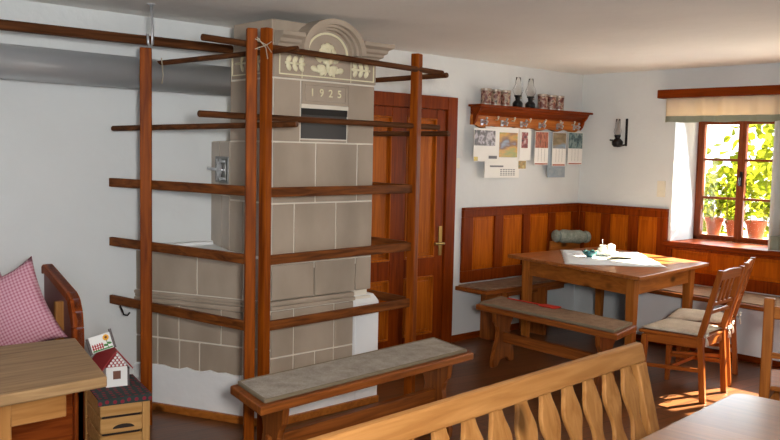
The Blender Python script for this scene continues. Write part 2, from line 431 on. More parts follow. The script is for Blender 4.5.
# outdoors
struct(MB().box(7.64, 14, -4, 12, -.5, -.3).build('ground', plain('gravel_yard', rgb(190, 180, 160), .95)), 'pale ground outside the window', 'ground')
struct(MB().box(7.63, 7.92, 1.4, 4.3, .82, .88).build('ledge', M['outside_wall']), 'pale stone ledge outside the window', 'ledge')
def leafm(mb, c, size, rng):
    d = Vector((rng.uniform(-1, 1), rng.uniform(-1, 1), rng.uniform(-.6, .9))).normalized()
    u = d.cross(Vector((rng.uniform(-1, 1), rng.uniform(-1, 1), rng.uniform(-1, 1)))).normalized(); c = Vector(c)
    k = [(0, 0), (.25, .34), (.6, .42), (1, 0), (.6, -.42), (.25, -.34)]
    n = d.cross(u)
    mb.bm.faces.new([mb.bm.verts.new(c+d*a*size+u*b*size+n*size*.12*math.sin(a*3)) for a, b in k])
def pot(x, y, z, r, hgt, tall, seed, label):
    rng = random.Random(seed)
    t = thing('potted_plant', label, 'potted plant', (x, y, z), 0, 'potted plants outside the window')
    MB().lathe([(.01, .004), (r*.66, 0), (r*.9, hgt*.78), (r, hgt*.78), (r*1.02, hgt), (r*.9, hgt), (r*.86, hgt*.86), (.01, hgt*.86)], n=28).build('pot', M['terracotta'], t, local=True, smooth=False)
    MB().lathe([(.01, hgt*.8), (r*.84, hgt*.8), (r*.84, hgt*.88), (.01, hgt*.9)], n=20).build('soil', M['soil'], t, local=True)
    st = MB(); lf = MB(); lg = MB()
    for i in range(8):
        a = rng.uniform(0, 6.28); q = rng.uniform(.1, r*.7); hx = rng.uniform(.6, 1)*tall
        p0 = Vector((math.cos(a)*q, math.sin(a)*q, hgt*.86)); p1 = p0+Vector((rng.uniform(-.04, .04), math.sin(a)*.07, hx))
        pts = [p0.lerp(p1, k/4)+Vector((rng.uniform(-.01, .01), rng.uniform(-.012, .012), 0))*(k > 0) for k in range(5)]
        st.tube(pts, .0045, 6, .002)
        for k in range(16):
            f = rng.uniform(.12, 1.02)
            c = p0.lerp(p1, f)+Vector((rng.uniform(-.05, .05), rng.uniform(-.06, .06), rng.uniform(-.02, .03)))
            leafm(lf if rng.random() < .5 else lg, c, rng.uniform(.035, .07), rng)
    st.build('stem', M['stem'], t, local=True)
    lf.build('leaves', M['leaf'], t, local=True); lg.build('young_leaves', M['leaf2'], t, local=True)
    return t
pot(7.70, 3.78, .881, .085, .165, .50, 1, 'terracotta pot with leafy plant behind the left window pane')
pot(7.72, 3.60, .881, .076, .15, .42, 2, 'terracotta pot with leafy plant partly hidden by the window mullion')
pot(7.69, 3.375, .881, .092, .165, .46, 3, 'terracotta pot with leafy plant behind the right window pane')
bush = MB(); rng = random.Random(11)
for i in range(4600):
    x, y, z = rng.uniform(9.2, 10.6), rng.uniform(2.2, 7.0), rng.uniform(-.3, 2.25)
    if noise.noise(Vector((x, y*1.1, z*1.1))) < -.2+.16*z-.1: continue
    leafm(bush, (x, y, z), rng.uniform(.08, .17), rng)
tag(bush.build('shrub', M['leaf2']), 'sunlit yellow green shrubbery outside beyond the window pots', 'shrub', None, 'stuff')

# wainscot
def wainscot(name, label, along, p0, p1, zt, zb, cells, front):
    """framed panelling: along x on the back wall or along y on the right wall"""
    t = thing(name, label, 'wall panelling', (p0, YA, 0) if along == 'x' else (XB, p0, 0)); t['kind'] = 'structure'
    def bx(mb, a, b, d0, d1, z0, z1):
        if along == 'x': mb.box(a, b, YA-d1, YA-d0, z0, z1)
        else: mb.box(XB-d1, XB-d0, a, b, z0, z1)
    fr = MB()
    bx(fr, p0, p1, .001, .03, cells['zt'], zt-.02); bx(fr, p0, p1, .001, .03, zb, cells['zb'])
    bx(fr, p0-.0, p1, .001, .042, zt-.02, zt)
    edges = [p0]+[e for c in cells['c'] for e in c]+[p1]
    for a, b in zip(edges[::2], edges[1::2]):
        if b-a > .003: bx(fr, a, b, .001, .03, cells['zb'], cells['zt'])
    fr.build('panel_frame', wood('stile', 'z'), t, bevel=.004)
    for a, b in cells['c']:
        mb = MB(); bx(mb, a, b, .001, .012, cells['zb'], cells['zt']); bx(mb, a+.03, b-.03, .012, .018, cells['zb']+.03, cells['zt']-.03)
        mb.build('panel', wood('panel', 'z'), t, bevel=.004)
    return t
wainscot('trim_1', 'orange brown wood panelling with four panels on the back wall', 'x', 5.335, 7.0, 1.142, .50, dict(c=[(5.46, 5.75), (5.86, 6.147), (6.248, 6.534), (6.632, 6.905)], zt=1.06, zb=.60), 1)
wainscot('trim_2', 'orange brown wood panelling with three panels beside the window', 'y', 3.875, 4.80, 1.142, .50, dict(c=[(3.975, 4.171), (4.269, 4.471), (4.565, 4.755)], zt=1.06, zb=.60), 1)
wainscot('trim_3', 'low wood panelling between window sill and bench', 'y', 1.6, 3.872, .81, .50, dict(c=[(1.7, 2.6), (2.68, 3.82)], zt=.795, zb=.60), 1)
struct(MB().box(6.985, 7.03, 4.80, 4.852, .5, 1.142).build('trim_4', wood('stile', 'z'), bevel=.003), 'corner post where the two panelled walls meet', 'trim')
struct(MB().box(5.225, 7.03, 4.832, YA, 0, .055).build('baseboard_back', wood('stile', 'x'), bevel=.003), 'low brown skirting board right of the door', 'baseboard')

# corner bench
cb = thing('corner_bench', 'fixed wooden corner bench along the panelled walls', 'bench', (6.2, 4.65, 0))
MB().box(5.25, 7.0, 4.47, 4.82, .45, .485).build('seat', wood('bench', 'x'), cb, bevel=.006)
MB().poly([(6.54, 4.47), (7.0, 4.47), (7.0, 1.5), (6.36, 1.5)], .45, .485).build('seat', wood('bench', 'y'), cb, bevel=.006)
MB().box(5.56, 5.60, 4.52, 4.80, 0, .45).build('leg', wood('bench', 'z'), cb, bevel=.004)
MB().box(6.1, 6.14, 4.52, 4.80, 0, .45).build('leg', wood('bench', 'z'), cb, bevel=.004)
MB().box(5.40, 6.5, 4.6, 4.64, .38, .449).build('rail', wood('bench', 'x'), cb, bevel=.004)
struct(MB().box(6.63, XB, 1.2, 4.02, 0, .449).build('trim_5', M['white_plaster']), 'white plastered plinth under the window bench', 'plinth')
struct(MB().box(6.615, 6.63, 1.2, 4.02, 0, .05).build('baseboard_right', wood('stile', 'y'), bevel=.003), 'brown skirting along the white bench plinth', 'baseboard')
tag(MB().box(5.275, 6.98, 4.49, 4.805, .486, .495).build('bench_mat', M['feltbrown'], bevel=.003), 'brown felt mat on the corner bench below the back wall panelling', 'mat', 'felt bench mats')
tag(MB().poly([(6.57, 4.46), (6.98, 4.46), (6.98, 1.6), (6.40, 1.6)], .486, .495).build('bench_mat', M['feltbrown'], bevel=.003), 'brown felt mat on the corner bench below the window', 'mat', 'felt bench mats')

# door
d = thing('door_1', 'panelled brown wooden door behind the drying rack', 'door', (4.56, YA, 0)); d['kind'] = 'structure'
c = MB(); c.box(5.09, 5.207, YA-.05, YA, 0, 2.056); c.box(3.92, 4.04, YA-.05, YA, 0, 2.056); c.box(4.04, 5.09, YA-.05, YA, 1.95, 2.056)
c.build('door_frame', wood('stile', 'z'), d, bevel=.005)
lf = MB(); yb, yf = YA-.002, YA-.032
for a, b in ((4.042, 4.146), (4.486, 4.644), (4.983, 5.088)): lf.box(a, b, yf, yb, .01, 1.948)
for a, b in ((4.146, 4.486), (4.644, 4.983)):
    for z0, z1 in ((.01, .12), (.60, .75), (1.875, 1.948)): lf.box(a, b, yf, yb, z0, z1)
leaf = lf.build('door_leaf', wood('stile', 'z'), d, bevel=.004)
for a, b in ((4.146, 4.486), (4.644, 4.983)):
    for z0, z1 in ((.12, .60), (.75, 1.875)):
        p = MB().box(a, b, yb-.008, yb, z0, z1); p.box(a+.04, b-.04, yb-.016, yb-.008, z0+.04, z1-.04)
        p.build('door_panel', wood('doorpanel', 'z'), d, bevel=.006)
        mo = MB()
        for q in ((a, a+.014, z0, z1), (b-.014, b, z0, z1)): mo.box(q[0], q[1], yf-.004, yb-.006, q[2], q[3])
        for q in ((z0, z0+.014), (z1-.014, z1)): mo.box(a, b, yf-.004, yb-.006, q[0], q[1])
        mo.build('panel_moulding', wood('doorpanel', 'z'), d, bevel=.004)
hd = MB().box(5.03, 5.065, yf-.006, yf, .76, 1.0)
hd.tube([(5.047, yf-.004, .86), (5.047, yf-.05, .86), (5.03, yf-.058, .862), (4.93, yf-.058, .865)], .011, 10)
hd.build('door_handle', M['brass'], d)
sw = MB().box(5.217, 5.29, YA-.012, YA, 1.475, 1.56); sw.box(5.235, 5.272, YA-.02, YA-.012, 1.495, 1.54)
tag(sw.build('light_switch', M['plastic'], bevel=.004), 'ivory light switch on the white wall right of the door', 'switch')

# ------------------------------------------------------------------ stove
st = thing('tiled_stove', 'grey glazed tiled stove with arched crown and white plastered base', 'stove', (3.0, 4.3, 0))
LB = [(2.39, 4.848), (2.71, 4.15), (2.79, 3.99), (3.60, 3.99), (3.60, 4.848)]
MB().poly([(2.392, 4.847), (2.713, 4.151), (2.792, 3.992), (3.56, 3.992), (3.56, 4.847)], 0, .69).poly([(2.392, 4.847), (2.713, 4.151), (2.778, 4.02), (3.55, 4.02), (3.55, 4.847)], .69, .968).build('lower_body', M['grout'], st)
TX0, TX1, TY0, TY1 = 2.80, 3.565, 4.0, 4.44
MB().box(TX0+.002, TX1-.002, TY0+.002, TY1, .9, 2.2).build('tower_body', M['grout'], st)
MB().poly([(2.802, 4.43), (2.922, 4.847), (3.55, 4.847), (3.55, 4.43)], .9, 1.645).build('back_body', M['grout'], st)
def tiles(mb, p, u, n, rows, gap=.009, t=.006):
    """p start point (x,y), u unit direction along the face, n outward normal; rows = (z0,z1,[breaks])"""
    u = Vector((u[0], u[1], 0)).normalized(); n = Vector((n[0], n[1], 0)).normalized(); p = Vector((p[0], p[1], 0))
    m = Matrix(((u.x, n.x, 0, p.x), (u.y, n.y, 0, p.y), (0, 0, 1, 0), (0, 0, 0, 1)))
    for z0, z1, br in rows:
        for a, b in zip(br, br[1:]): mb.box(a+gap/2, b-gap/2, -.012, t-.001, z0+gap/2, z1-gap/2, m)
fx = lambda *x: [v-TX0 for v in x]
T = MB()
tiles(T, (TX0, TY0), (1, 0), (0, -1), [
    (1.645, 2.005, fx(TX0, 2.992)), (1.645, 2.005, fx(3.347, TX1)), 
    (1.645, 1.665, fx(2.992, 3.347)),
    (1.29, 1.645, fx(TX0, 3.11, 3.433, TX1)), (.94, 1.29, fx(TX0, 2.957, 3.27, TX1)), (.727, .94, fx(TX0, 3.11, 3.433, TX1))])
T.build('tile_facing', M['tile'], st, bevel=.004)
T = MB()
tiles(T, (TX0, TY1), (0, -1), (-1, 0), [(1.645, 2.005, [0, .44]), (1.29, 1.645, [0, .3, .44]), (.97, 1.29, [0, .15, .44])])
ub = Vector((2.80-2.92, 4.44-4.85, 0)); nb = (-ub.y*-1, 0)
L = ub.length
tiles(T, (2.92, 4.85), (ub.x, ub.y), (ub.y, -ub.x), [(1.31, 1.645, [0, .2, L]), (.975, 1.31, [0, .26, L])])
T.build('tile_facing', M['tile'], st, bevel=.004)
# lower left face
u = Vector((.32, -.70, 0)).normalized(); n = Vector((u.y, -u.x, 0)); Lf = .77
T = MB()
tiles(T, (2.39, 4.85), u[:2], n[:2], [(.725, .972, [0, .45, Lf]), (.443, .655, [0, .165, .32, .62, Lf]), (.26, .443, [0, .165, .325, .47, Lf])])
ch = Vector((.08, -.165, 0)); cn = Vector((ch.y, -ch.x, 0))
tiles(T, (2.71, 4.15), ch[:2], cn[:2], [(.725, .972, [0, ch.length]), (.443, .655, [0, ch.length]), (.26, .443, [0, ch.length])])
tiles(T, (2.79, 3.99), (1, 0), (0, -1), [(.395, .672, [0, .165, .47, .625]), (.2, .395, [0, .165, .325, .47, .625])])
T.build('tile_facing', M['tile'], st, bevel=.004)
mo = MB()
for (a, b, nn, z0, z1) in (((2.39, 4.85), (2.71, 4.15), n, .655, .725), ((2.71, 4.15), (2.79, 3.99), cn.normalized(), .655, .725)):
    for zz0, zz1, dd in ((z0, z0+.03, .022), (z0+.03, z0+.05, .014), (z0+.05, z1, .022)):
        mo.prism([(a[0], a[1], zz0), (b[0], b[1], zz0), (b[0]+nn.x*dd, b[1]+nn.y*dd, zz0), (a[0]+nn.x*dd, a[1]+nn.y*dd, zz0)], (0, 0, zz1-zz0))
for zz0, zz1, dd in ((.675, .70, .022), (.70, .727, .012)): mo.box(2.785, 3.415, 3.99-dd, 4.02, zz0, zz1)
mo.build('tile_moulding', M['tile'], st, bevel=.006)
# white plaster base
pl = MB()
off = .022
pts_lo, k = [], 14
rr = random.Random(3)
for i in range(k+1):
    f = i/k; z = .275+rr.uniform(-.008, .012)
    pts_lo.append((2.39+.32*f, 4.85-.70*f, z))
base = []
pl.prism([(2.39, 4.85, 0)]+pts_lo+[(2.71, 4.15, 0)], n*off)
pl.prism([(2.71, 4.15, 0), (2.79, 3.99, 0), (2.79, 3.99, .27), (2.71, 4.15, .285)], cn.normalized()*off)
pl.box(2.775, 3.42, 3.965, 4.0, 0, .22)
pl.prism([(3.415, 3.965, 0), (3.415, 3.965, .655), (3.415, 4.02, .695), (3.415, 4.846, .695), (3.415, 4.846, 0)], (.195, 0, 0))
pl.build('plaster_base', M['white_plaster'], st, bevel=.008)
MB().poly([(2.385, 4.848), (2.72, 4.15), (2.80, 4.0), (3.0, 4.2), (2.9, 4.848)], .966, .978).build('ledge_top', M['white_plaster'], st, bevel=.004)
mr = MB().box(2.45, 2.95, 4.79, 4.848, .97, 1.0)
mr.build('mortar_fillet', M['white_plaster'], st, bevel=.02)
bt = MB()
a, b = Vector((2.39, 4.85, 0)), Vector((2.71, 4.15, 0))
for p, q, nn in ((a, b, n), (b, Vector((2.79, 3.99, 0)), cn.normalized())):
    i0, i1 = .022, .048
    bt.prism([p+nn*i0, q+nn*i0, q+nn*i1, p+nn*i1], (0, 0, .045))
bt.box(2.78, 3.60, 3.94, 3.964, 0, .045)
bt.build('base_trim', wood('honey', 'y'), st, bevel=.004)
# slot and date plaque
nb_ = MB()
nb_.box(2.992, 3.347, 3.988, 4.0, 1.843, 1.868); nb_.build('niche_lintel', M['grout'], st, bevel=.003)
nm = MB().box(2.999, 3.34, 3.996, 4.003, 1.668, 1.843); nm.build('warming_niche', M['slot'], st)
fl = MB()
fl.box(2.999, 3.34, 3.989, 3.996, 1.805, 1.843); fl.build('niche_flap', plain('niche_flap_metal', rgb(50, 48, 46), .4, .5), st, bevel=.002)
pq = MB().box(2.996, 3.343, 3.988, 4.0, 1.868, 2.0)
pq.box(3.015, 3.325, 3.982, 3.988, 1.978, 1.984); pq.box(3.015, 3.325, 3.982, 3.988, 1.886, 1.892)
pq.box(3.015, 3.021, 3.982, 3.988, 1.886, 1.984); pq.box(3.319, 3.325, 3.982, 3.988, 1.886, 1.984)
plaque = pq.build('date_plaque', M['tile'], st, bevel=.003)
def text_mesh(txt, size, loc, rot, depth, mat, name, parent, spacing=1.0):
    cu = bpy.data.curves.new('lettering_curve', 'FONT'); cu.body = txt; cu.size = size; cu.extrude = depth; cu.align_x = 'CENTER'; cu.align_y = 'CENTER'
    cu.space_character = spacing
    to = bpy.data.objects.new('lettering_curve', cu); COL.objects.link(to)
    dg = bpy.context.evaluated_depsgraph_get()
    me = bpy.data.meshes.new_from_object(to.evaluated_get(dg)); bpy.data.objects.remove(to)
    me.transform(Matrix.Translation(Vector(loc)-ORG[parent.name]) @ rot); me.materials.clear(); me.materials.append(mat)
    o = bpy.data.objects.new(name, me); COL.objects.link(o); o.parent = parent; ORG[o.name] = ORG[parent.name]
    return o
RX = Matrix.Rotation(R(90), 4, 'X')
for k, ch_ in enumerate('1925'): text_mesh(ch_, .064, (3.068+k*.068, 3.985, 1.935), RX, .003, M['cream'], 'numeral', plaque)
# frieze
fz = MB().box(TX0, TX1, 3.988, 4.02, 2.01, 2.18); fz.box(2.792, 2.812, 4.0, 4.42, 2.01, 2.2)
# tympanum (half ellipse)
CX, CZ = 3.178, 2.165
fan = [(CX+.19*math.cos(R(t)), 3.988, CZ+.155*math.sin(R(t))) for t in range(0, 181, 10)]
fz.prism(fan, (0, .05, 0))
fz.build('frieze', M['tile'], st, bevel=.004)
fl_ = MB()
fl_.box(2.83, 3.545, 3.983, 3.989, 2.026, 2.033)
fl_.box(2.83, 2.836, 3.983, 3.989, 2.033, 2.155); fl_.box(3.539, 3.545, 3.983, 3.989, 2.033, 2.155)
for x in (2.992, 3.36): fl_.box(x-.002, x+.002, 3.985, 3.989, 2.012, 2.15)
for i in range(0, 18):
    t0, t1 = R(i*10), R(i*10+10.4)
    q = [(CX+a*math.cos(t), 3.982, CZ+b*math.sin(t)) for a, b, t in ((.142, .115, t0), (.142, .115, t1), (.155, .127, t1), (.155, .127, t0))]
    fl_.prism(q, (0, .007, 0))
fl_.box(2.784, 2.79, 4.06, 4.40, 2.03, 2.036); fl_.box(2.784, 2.79, 4.40, 4.406, 2.03, 2.16)
fl_.build('relief_line', M['cream'], st)
def petal(mb, cx, cz, ang, l, wd, y=3.986):
    m = Matrix.Rotation(-ang, 4, 'Y')
    mb.ball((cx+math.cos(ang)*l*.9, y, cz+math.sin(ang)*l*.9), (l, .008, wd), m, 8)
rs = MB()
for k in range(9): petal(rs, CX, 2.168, R(k*40+10), .036, .03)
for k in range(6): petal(rs, CX, 2.168, R(k*60), .022, .018, 3.981)
rs.ball((CX, 3.982, 2.165), (.016, .012, .016))
for sgn in (-1, 1):
    for an, ln in ((-20, .04), (-50, .034), (5, .034)):
        petal(rs, CX+sgn*.015, 2.085, R(an) if sgn > 0 else R(180-an), ln, .016)
    petal(rs, CX+sgn*.012, 2.078, R(-75) if sgn > 0 else R(255), .022, .012)
    petal(rs, CX+sgn*.05, 2.118, R(50) if sgn > 0 else R(130), .036, .02)
    petal(rs, CX+sgn*.07, 2.07, R(10) if sgn > 0 else R(170), .03, .018)
rs.tube([(CX, 3.984, 2.15), (CX, 3.984, 2.06)], .012, 8)
rs.build('floral_relief', M['cream'], st, smooth=True)
for cx, sgn in ((2.93, 1), (3.45, -1)):
    rs = MB(); rs.tube([(cx-.06, 3.986, 2.093), (cx+.06, 3.986, 2.093)], .007, 8)
    for dx in (-.045, 0, .045):
        for an in (62, -62): petal(rs, cx+dx, 2.093, R(an) if sgn > 0 else R(180-an), .027, .016)
    petal(rs, cx+.04*sgn, 2.093, R(0) if sgn > 0 else R(180), .024, .014)
    rs.build('floral_relief', M['cream'], st, smooth=True)
rs = MB(); rs.tube([(2.789, 4.10, 2.1), (2.789, 4.37, 2.1)], .007, 8)
for yy in (4.14, 4.22, 4.30):
    for q in (-1, 1): rs.ball((2.788, yy, 2.1+q*.026), (.006, .015, .03), Matrix.Rotation(R(28*q), 4, 'X'), 8)
rs.build('floral_relief', M['cream'], st, smooth=True)
# crown: cornice and arch
prof = [(0, 2.155), (.012, 2.155), (.016, 2.172), (.034, 2.18), (.036, 2.196), (.052, 2.204), (.056, 2.224), (.082, 2.238), (.085, 2.262), (0, 2.266)]
def sweep(path, nrm):
    cr = MB(); rings = []
    for (p, d) in zip(path, nrm): rings.append([cr.bm.verts.new((p[0]+d[0]*o, p[1]+d[1]*o, z)) for o, z in prof])
    for a, b in zip(rings, rings[1:]):
        for j in range(len(prof)): cr.bm.faces.new((a[j], a[(j+1) % len(prof)], b[(j+1) % len(prof)], b[j]))
    cr.bm.faces.new(rings[0]); cr.bm.faces.new(rings[-1][::-1])
    cr.build('cornice', M['tile'], st, bevel=.003)
sweep([(TX0, TY0-.01), (2.96, TY0-.01)], [(0, -1), (0, -1)])
sweep([(3.40, TY0-.01), (TX1, TY0-.01), (TX1, TY1)], [(0, -1), (1, -1), (1, 0)])
ar = MB()
for (a0, b0, a1, b1, y0) in ((.20, .165, .235, .195, 3.905), (.183, .15, .204, .168, 3.935), (.168, .137, .186, .153, 3.96)):
    for i in range(24):
        t0, t1 = R(i*7.5), R(i*7.5+7.5)
        ar.prism([(CX+a*math.cos(t), y0, CZ+.005+b*math.sin(t)) for a, b, t in ((a0, b0, t0), (a0, b0, t1), (a1, b1, t1), (a1, b1, t0))], (0, 4.03-y0, 0))
bmesh.ops.remove_doubles(ar.bm, verts=ar.bm.verts, dist=.0004)
ar.build('arch_moulding', M['tile'], st)
MB().box(2.803, 3.25, 4.02, 4.42, 2.0, 2.335).build('top_block', M['tile'], st, bevel=.006)
# iron door on the left face of the back body
um = Vector((2.80-2.92, 4.44-4.85, 0)).normalized(); nmv = Vector((um.y, -um.x, 0))
dm = Matrix(((um.x, nmv.x, 0, 2.92), (um.y, nmv.y, 0, 4.85), (0, 0, 1, 0), (0, 0, 0, 1)))
idr = MB().box(.13, .42, .004, .014, 1.385, 1.55, dm)
idr.box(.155, .395, .014, .022, 1.40, 1.535, dm)
io = idr.build('stove_door', M['iron'], st, bevel=.005)
kb = MB()
kb.lathe([(.006, .022), (.045, .022), (.05, .028), (.04, .034), (.02, .036), (.006, .044)], n=20, mtx=dm @ Matrix.Translation((.275, 0, 1.468)) @ Matrix.Rotation(R(-90), 4, 'X'))
for an in range(0, 360, 60):
    kb.tube([dm @ Vector((.275+q*math.cos(R(an)), .03, 1.468+q*math.sin(R(an)))) for q in (.04, .075)], .007, 8)
kb.build('rosette', M['steel'], io)
kb = MB().tube([dm @ Vector(p) for p in ((.22, .03, 1.468), (.19, .05, 1.47), (.12, .055, 1.474))], .009, 8)
kb.build('latch', M['steel'], io, smooth=True)
for v in (1.415, 1.52):
    MB().tube([dm @ Vector(p) for p in ((.385, .022, v), (.36, .034, v), (.33, .03, v))], .008, 8).build('hinge', M['steel'], io, smooth=True)
# stove pipe along the wall
sp = MB()
sp.tube([(X0, 4.665, 2.04), (.9, 4.665, 2.032), (2.93, 4.665, 2.02)], .092, 40)
pipe = tag(sp.build('stove_pipe', M['pipe'], smooth=True), 'thick grey metal stove pipe running along the wall below the ceiling', 'pipe')
pipe.data.polygons[-1].use_smooth = pipe.data.polygons[-2].use_smooth = False

# ------------------------------------------------------------------ drying rack
rk = thing('drying_rack', 'brown wooden drying rack of posts, bars and poles around the stove', 'rack', (3.0, 3.9, 0))
P1, P2, P3, P4 = (2.258, 4.455), (2.432, 3.665), (2.553, 3.71), (3.715, 3.78)
def post(p, w_, dd, rot, zt=2.205):
    m = Matrix.Translation((p[0], p[1], 0)) @ Matrix.Rotation(R(rot), 4, 'Z')
    q = MB().box(-w_/2, w_/2, -dd/2, dd/2, 0, zt, m)
    return q.build('post', wood('post', 'z'), rk, bevel=.006)
post(P1, .064, .045, -30, 2.15); post(P2, .054, .048, -25, 2.205); post(P3, .048, .05, 8, 2.225); post(P4, .06, .055, 20)
def barp(p, q, z0, z1=None, w_=.024, hh=.052):
    z1 = z0 if z1 is None else z1
    MB().bar((p[0], p[1], z0), (q[0], q[1], z1), w_, hh).build('bar', wood('bar', 'x' if abs(p[0]-q[0]) > abs(p[1]-q[1]) else 'y'), rk, bevel=.004)
wl = (2.222, 4.835)
for z in (1.385, 1.033, .684): barp(wl, (P2[0]+.0, P2[1]), z)
for z in (1.374, 1.014, .66):
    barp(P3, P4, z)
    barp(P4, (3.715, 4.835), z)
def pole(a, b, r=.0155):
    MB().tube([a, b], r, 12).build('pole', wood('pole', 'x' if abs(a[0]-b[0]) > abs(a[1]-b[1]) else 'y'), rk, smooth=False, bevel=.003)
pole((2.222, 4.80, 1.703), (2.67, 3.595, 1.733), .016)
pole((2.375, 4.80, 2.082), (2.665, 3.59, 2.122), .015)
pole((2.19, 3.735, 2.142), (3.93, 3.765, 2.103), .017)
pole((2.175, 3.738, 1.768), (3.935, 3.79, 1.762), .017)
pole((3.925, 3.72, 2.088), (3.925, 4.835, 2.088), .017)
pole((3.925, 3.69, 1.722), (3.925, 4.835, 1.722), .017)
sg = MB()
import itertools
for a, b in (((2.43, 3.63, 2.15), (2.57, 3.69, 2.10)), ((2.43, 3.63, 2.10), (2.57, 3.69, 2.155)), ((2.44, 3.63, 2.16), (2.52, 3.65, 2.06))):
    sg.tube([a, ((a[0]+b[0])/2, (a[1]+b[1])/2-.03, (a[2]+b[2])/2), b], .0025, 6)
sg.build('string', M['string'], rk)
sg = MB()
sg.tube([(2.34, 4.43, 2.10), (2.345, 4.42, 2.0), (2.342, 4.43, 1.955)], .003, 6)
sg.build('string', M['string'], rk)
MB().tube([(2.235, 4.74, .655), (2.24, 4.72, .625), (2.245, 4.715, .605), (2.262, 4.70, .60), (2.272, 4.69, .618)], .005, 8).build('hook', M['black'], rk)
beam = MB().bar((.9, 4.40, 2.178), (2.782, 4.40, 2.185), .05, .05)
tag(beam.build('hanging_pole', wood('pole', 'x'), bevel=.012), 'long dark wooden pole hung under the ceiling from a metal hook', 'pole')
hk = MB().tube([(2.262, 4.40, HC), (2.256, 4.372, 2.25), (2.252, 4.366, 2.16), (2.25, 4.375, 2.147), (2.235, 4.366, 2.15), (2.225, 4.362, 2.165), (2.222, 4.362, 2.215)], .0075, 10)
hk.lathe([(.02, 0), (.022, .006)], (2.262, 4.40, HC-.006), 16)
tag(hk.build('ceiling_hook', M['steel'], smooth=True), 'long bright metal hook hanging from the ceiling above the left post', 'hook')

# ------------------------------------------------------------------ plank benches
def skew(t, k):
    """the hand-made plank is cut out of square: shift along its length with the depth"""
    done = set()
    for ch_ in t.children:
        if ch_.data.name in done: continue
        done.add(ch_.data.name)
        for v in ch_.data.vertices: v.co.x += k*v.co.y
def plank_bench(name, label, loc, rz, L_, W_, H_, mat, legmat):
    t = thing(name, label, 'bench', loc, rz)
    MB().box(-L_/2, L_/2, -W_/2, W_/2, H_-.042, H_).build('seat', mat, t, local=True, bevel=.008)
    for sx in (-1, 1):
        x = sx*(L_/2-.17)
        pr = [(.16, 0), (.165, .05), (.14, .12), (.10, .2), (.085, .26), (.10, .30), (.135, .34), (.15, H_-.043)]
        pts = [(x-.02, y, z) for y, z in pr]+[(x-.02, -y, z) for y, z in reversed(pr)]
        arch = [(x-.02, -.10, 0), (x-.02, -.05, .045), (x-.02, .05, .045), (x-.02, .10, 0)]
        MB().prism(pts+arch, (.04, 0, 0)).build('leg', legmat, t, local=True, bevel=.005)
    MB().box(-(L_/2-.13), L_/2-.13, -.022, .022, .17, .25).build('stretcher', mat, t, local=True, bevel=.006)
    return t
b1 = plank_bench('bench', 'brown plank bench with scrolled legs in front of the tiled stove', (2.893, 3.295, 0), R(4.1), 1.535, .378, .47, wood('bench', 'x'), wood('bench', 'z'))
def mat_local(name, label, loc, rz, L_, W_, m, edge):
    t = thing(name, label, 'mat', loc, rz, 'felt bench mats')
    MB().box(-L_/2, L_/2, -W_/2, W_/2, 0, .016).build('felt', m, t, local=True, bevel=.006)
    e = MB()
    for s in (-1, 1):
        e.box(-L_/2-.004, L_/2+.004, s*W_/2-.006, s*W_/2+.006, 0, .019); e.box(s*L_/2-.006, s*L_/2+.006, -W_/2, W_/2, 0, .019)
    e.build('binding', edge, t, local=True, bevel=.004)
    return t
m1 = mat_local('bench_mat', 'long grey felt mat on the bench in front of the stove', (2.893, 3.30, .471), R(4.1), 1.45, .32, M['feltgrey'], M['feltedge'])
b2 = plank_bench('bench', 'brown plank bench in front of the corner table', (4.985, 3.625, 0), R(86), 1.29, .365, .46, wood('bench', 'x'), wood('bench', 'z'))
m2 = mat_local('bench_mat', 'brown felt mat on the bench in front of the corner table', (4.985, 3.625, .461), R(86), 1.22, .32, M['feltbrown'], M['feltedge'])
skew(b1, .297); skew(m1, .297); skew(b2, -.28); skew(m2, -.28)
fs = thing('fly_swatter', 'red plastic fly swatter lying on the bench mat', 'fly swatter', (5.13, 3.87, .481), R(88))
MB().box(-.02, .29, -.007, .007, 0, .007).build('handle', M['red'], fs, local=True, bevel=.002)
p = MB().prism([(-.02, .012, .001), (-.06, .045, .001), (-.19, .05, .001), (-.2, .03, .001), (-.2, -.03, .001), (-.19, -.05, .001), (-.06, -.045, .001), (-.02, -.012, .001)], (0, 0, .004))
p.build('flap', M['red'], fs, local=True)

# ------------------------------------------------------------------ corner table
tb = thing('table', 'brown wooden table with white cloth in the panelled corner', 'table', (6.05, 3.9, 0))
Q = [(5.60, 4.44), (5.31, 3.13), (6.545, 3.23), (6.83, 4.44)]
Q = [(5.59, 4.54), (5.32, 3.135), (6.545, 3.235), (6.82, 4.45)]
MB().poly(Q, .733, .76).build('tabletop', wood('table', 'x'), tb, bevel=.005)
cxy = Vector((sum(q[0] for q in Q)/4, sum(q[1] for q in Q)/4))
LG = [cxy+(Vector(q)-cxy)*.80 for q in Q]
ring = []
for i in range(4):
    a, b = LG[i], LG[(i+1) % 4]
    ring.append(MB().bar((a.x, a.y, .663), (b.x, b.y, .663), .025, .135))
for i, r_ in enumerate(ring): r_.build('apron', wood('honey', 'x' if i % 2 else 'y'), tb, bevel=.003)
for q in LG:
    MB().frustum([(q.x+a*.026, q.y+b*.026) for a, b in ((-1,-1),(1,-1),(1,1),(-1,1))], [(q.x+a*.036, q.y+b*.036) for a, b in ((-1,-1),(1,-1),(1,1),(-1,1))], 0, .732).build('leg', wood('honey', 'z'), tb, bevel=.004)
